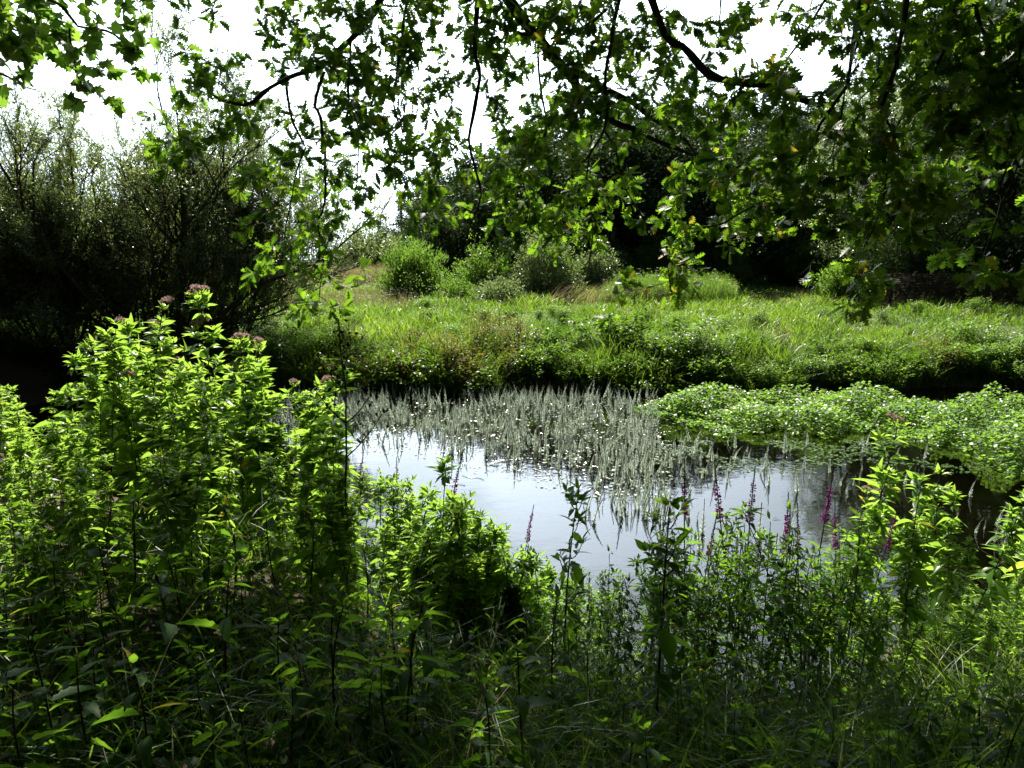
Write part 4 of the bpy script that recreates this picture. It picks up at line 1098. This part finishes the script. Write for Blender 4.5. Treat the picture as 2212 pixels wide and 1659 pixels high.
wd.obj('stem', M_DSTEM, dock, True); lf.obj('seed_clusters', M_DSTEM, dock)  # the small pieces are the dock's withered seed clusters
tag(top_place(dock, H, 706, 690, 3.6, 0, 0), 'thin dark dead dock stalk with withered seed clusters', 'plant')

# purple loosestrife
def loose(seed, h, bud=.35):
    g = np.random.default_rng(seed); global rng; keep = rng; rng = g
    wd, lf, fl = MB(), MB(), MB()
    e = np.array([g.normal() * .07, g.normal() * .05, h]); S = curve_pts(np.array([0, 0, -.1]), e, [g.normal() * .03, 0, 0], 10)
    wd.tube(S, np.linspace(.0045, .002, 10), 5)
    at_ = lambda f: S[min(int(f * 9), 8)] + (S[min(int(f * 9), 8) + 1] - S[min(int(f * 9), 8)]) * (f * 9 - min(int(f * 9), 8))
    az = 0
    for f in np.arange(.15, .72, .042):
        az += 1.57 + g.normal() * .2
        for s_ in (0, math.pi):
            a = az + s_; el = g.normal(.35, .3)
            d = np.array([[math.cos(a) * math.cos(el), math.sin(a) * math.cos(el), math.sin(el)]])
            lf.inst(LANCE, frames(d, np.array([[0, .7, .8]]) + g.normal(size=(1, 3)) * .3, g.uniform(.06, .095)), at_(f)[None], np.clip(g.normal(.45, .2), 0, 1))
    f0, f1 = .80, 1.0
    for f in np.arange(f0, f1, .008):
        p = at_(f); u = (f - f0) / (f1 - f0); buds = u > 1 - bud
        k = 7; a = g.uniform(0, 6.28, k); r_ = .0085 * (1 - u * .75) if not buds else .007 * (1.3 - u)
        d = np.stack([np.cos(a), np.sin(a), g.uniform(0, .5, k)], -1)
        if buds: wd.inst(DIAM, frames(d + [0, 0, .6], rdir(k), r_ * 1.6), p + d * r_ * .3, .3)
        else: fl.inst(DIAM, frames(d, rdir(k), U(.010, .018, k) * (1 - u * .4), 1.3), p + d * r_ * .5, U(0, 1, k))
    rng = keep
    r = empty('purple_loosestrife'); wd.obj('stem', M_DSTEM, r, True); lf.obj('foliage', M_HERB, r); fl.obj('flower_spike', M_MAG, r)
    return r
lp = [loose(500 + i, 1.1, b) for i, b in enumerate((.25, .45, .3, .6))]
for i, (px, py, Y, lab) in enumerate((
        (1446, 985, 3.6, 'purple loosestrife with the thickest upright spike over the middle of the water'),
        (1586, 985, 3.7, 'purple loosestrife spike leaning in front of the brown water'),
        (1628, 1005, 3.75, 'purple loosestrife spike leaning away from its taller twin before the brown water'),
        (1520, 1085, 3.4, 'short pink loosestrife spike among the low stems'),
        (1676, 1090, 3.5, 'slim bright loosestrife spike against the reflected cloud'),
        (1742, 1070, 3.6, 'loosestrife spike with a dark bud tip beside the reflected cloud'),
        (1797, 1015, 3.8, 'thin loosestrife spike standing over the submerged weed'),
        (1408, 1085, 3.5, 'tilted loosestrife spike beside the large dark stemmed herb'),
        (1912, 1085, 3.7, 'loosestrife spike at the edge of the lit clump before the watercress'),
        (814, 955, 4.7, 'dark budded loosestrife spike in front of the white reflected sky'),
        (856, 985, 4.7, 'smaller dark loosestrife spike beside the one in front of the white reflected sky'),
        (985, 955, 4.5, 'loosestrife spike with dark purple tip above the low herbs'),
        (1130, 1085, 4.1, 'loosestrife spike at the end of the low herbs'),
        (1760, 1085, 3.4, 'budded loosestrife without open flowers next to the reflected cloud'),
        (1800, 1080, 3.5, 'dark tipped loosestrife leaning over the submerged weed'),
        (512, 930, 4.4, 'pink loosestrife buried in the lit thicket'))):
    o = top_place(lp[i % 4], 1.1, px, py, Y)
    tag(o, lab, 'flower', 'purple loosestrife by the near water')
# dark willowherb stems at the water edge
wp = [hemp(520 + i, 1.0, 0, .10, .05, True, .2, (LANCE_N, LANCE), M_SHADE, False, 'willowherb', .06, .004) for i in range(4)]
wp2 = [hemp(530 + i, 1.0, 0, .115, .07, True, .15, (LANCE, LANCE_W, LANCE_D), M_HERB, False, 'broad_willowherb', .08, .004) for i in range(3)]
for i in range(62):
    px = rng.uniform(1150, 1900); Y = rng.uniform(2.7, 3.75); py = rng.uniform(1130, 1330) if px > 1430 else rng.uniform(1230, 1400)
    tag(top_place(wp[rng.integers(0, 4)], 1.0, px, py, Y), 'narrow leaved willowherb stem in shade at the near water edge', 'plant', 'willowherb stems at the near water edge')
for i in range(46):
    px = rng.uniform(1190, 1880); Y = rng.uniform(3.0, 3.9); py = rng.uniform(1110, 1290) if px > 1380 else rng.uniform(1200, 1340)
    tag(top_place(wp2[i % 3], 1.0, px, py, Y), 'broader leaved willowherb crowding the gaps before the reflected sky', 'plant', 'broad willowherb stems before the water')
for i in range(34):
    px = rng.uniform(880, 1260); Y = rng.uniform(3.3, 4.2); py = np.interp(px, [880, 1060, 1260], [1060, 1110, 1260]) + rng.uniform(0, 110)
    tag(top_place(hs[i % 4], .72, px, py, Y), 'bushy bright herb filling the bank slope under the open water', 'plant', 'bushy herbs on the bank slope')
# shaded undergrowth of the near bank: young plants
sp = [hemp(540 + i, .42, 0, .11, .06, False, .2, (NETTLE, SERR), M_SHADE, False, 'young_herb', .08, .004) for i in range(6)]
lit = [(830, 1475, 2.25, 'young herb with lit pale leaves in the dark undergrowth'), (1060, 1415, 2.4, 'brightest young herb among the dark grass'), (1020, 1530, 2.15, 'young herb below the brightest one'), (600, 1390, 2.4, 'young herb with one wide lit leaf in deep shade'), (330, 1420, 2.4, 'young herb with drooping leaves in the shaded corner of the thicket')]
for i, (px, py, Y, lab) in enumerate(lit): tag(top_place(sp[i % 6], .43, px, py, Y), lab, 'plant', 'young herbs in the shade')
for i in range(200):
    px = rng.uniform(-100, 2300); Y = rng.uniform(1.75, 3.4)
    if px > 1250: Y = rng.uniform(1.75, 2.7)
    p = at(px, Y, -.02)
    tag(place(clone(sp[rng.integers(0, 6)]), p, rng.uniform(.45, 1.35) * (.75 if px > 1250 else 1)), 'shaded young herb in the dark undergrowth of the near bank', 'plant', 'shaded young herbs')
# shaded grass and litter
n = 15000; px = rng.uniform(-200, 2400, n); Y = rng.uniform(1.5, 4.2, n); P_ = at(px, Y)
ok = (P_[:, 2] > .05) & (rng.uniform(size=n) < np.interp(px, [0, 900, 1300, 2200], [.35, .5, 1, 1])); P_, px = P_[ok], px[ok]; n = len(P_)
mb = blades(P_, U(.12, .5, n) , U(.003, .007, n), U(.4, 1.5, n), np.clip(rng.normal(.35, .2, n), 0, 1))
n2 = 110; s_ = rng.integers(0, n, n2); blades(P_[s_], U(.3, .7, n2), .003, U(.3, 1.2, n2), U(0, 1, n2), 1, mb)
tag(mb.obj('shore_grass', [M_GRASS, M_DRYG]), 'long arching grass in the shade of the near bank', 'grass', kind='stuff')
n = 9000; px = rng.uniform(-200, 2400, n); Y = rng.uniform(1.6, 5.4, n); P_ = at(px, Y); ok = P_[:, 2] > .03; P_ = P_[ok]; n = len(P_)
P_[:, 2] += rng.uniform(0, .22, n)
a = rng.uniform(0, 6.28, n)
mb = MB(); mb.inst(NETTLE, frames(np.stack([np.cos(a), np.sin(a), rng.normal(0, .3, n)], -1), norm(np.array([0, .7, .8]) + rdir(n) * .5), U(.03, .08, n)), P_, np.clip(rng.normal(.4, .2, n), 0, 1))
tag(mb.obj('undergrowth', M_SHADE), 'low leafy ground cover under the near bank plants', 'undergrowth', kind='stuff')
bpy.context.view_layer.update()
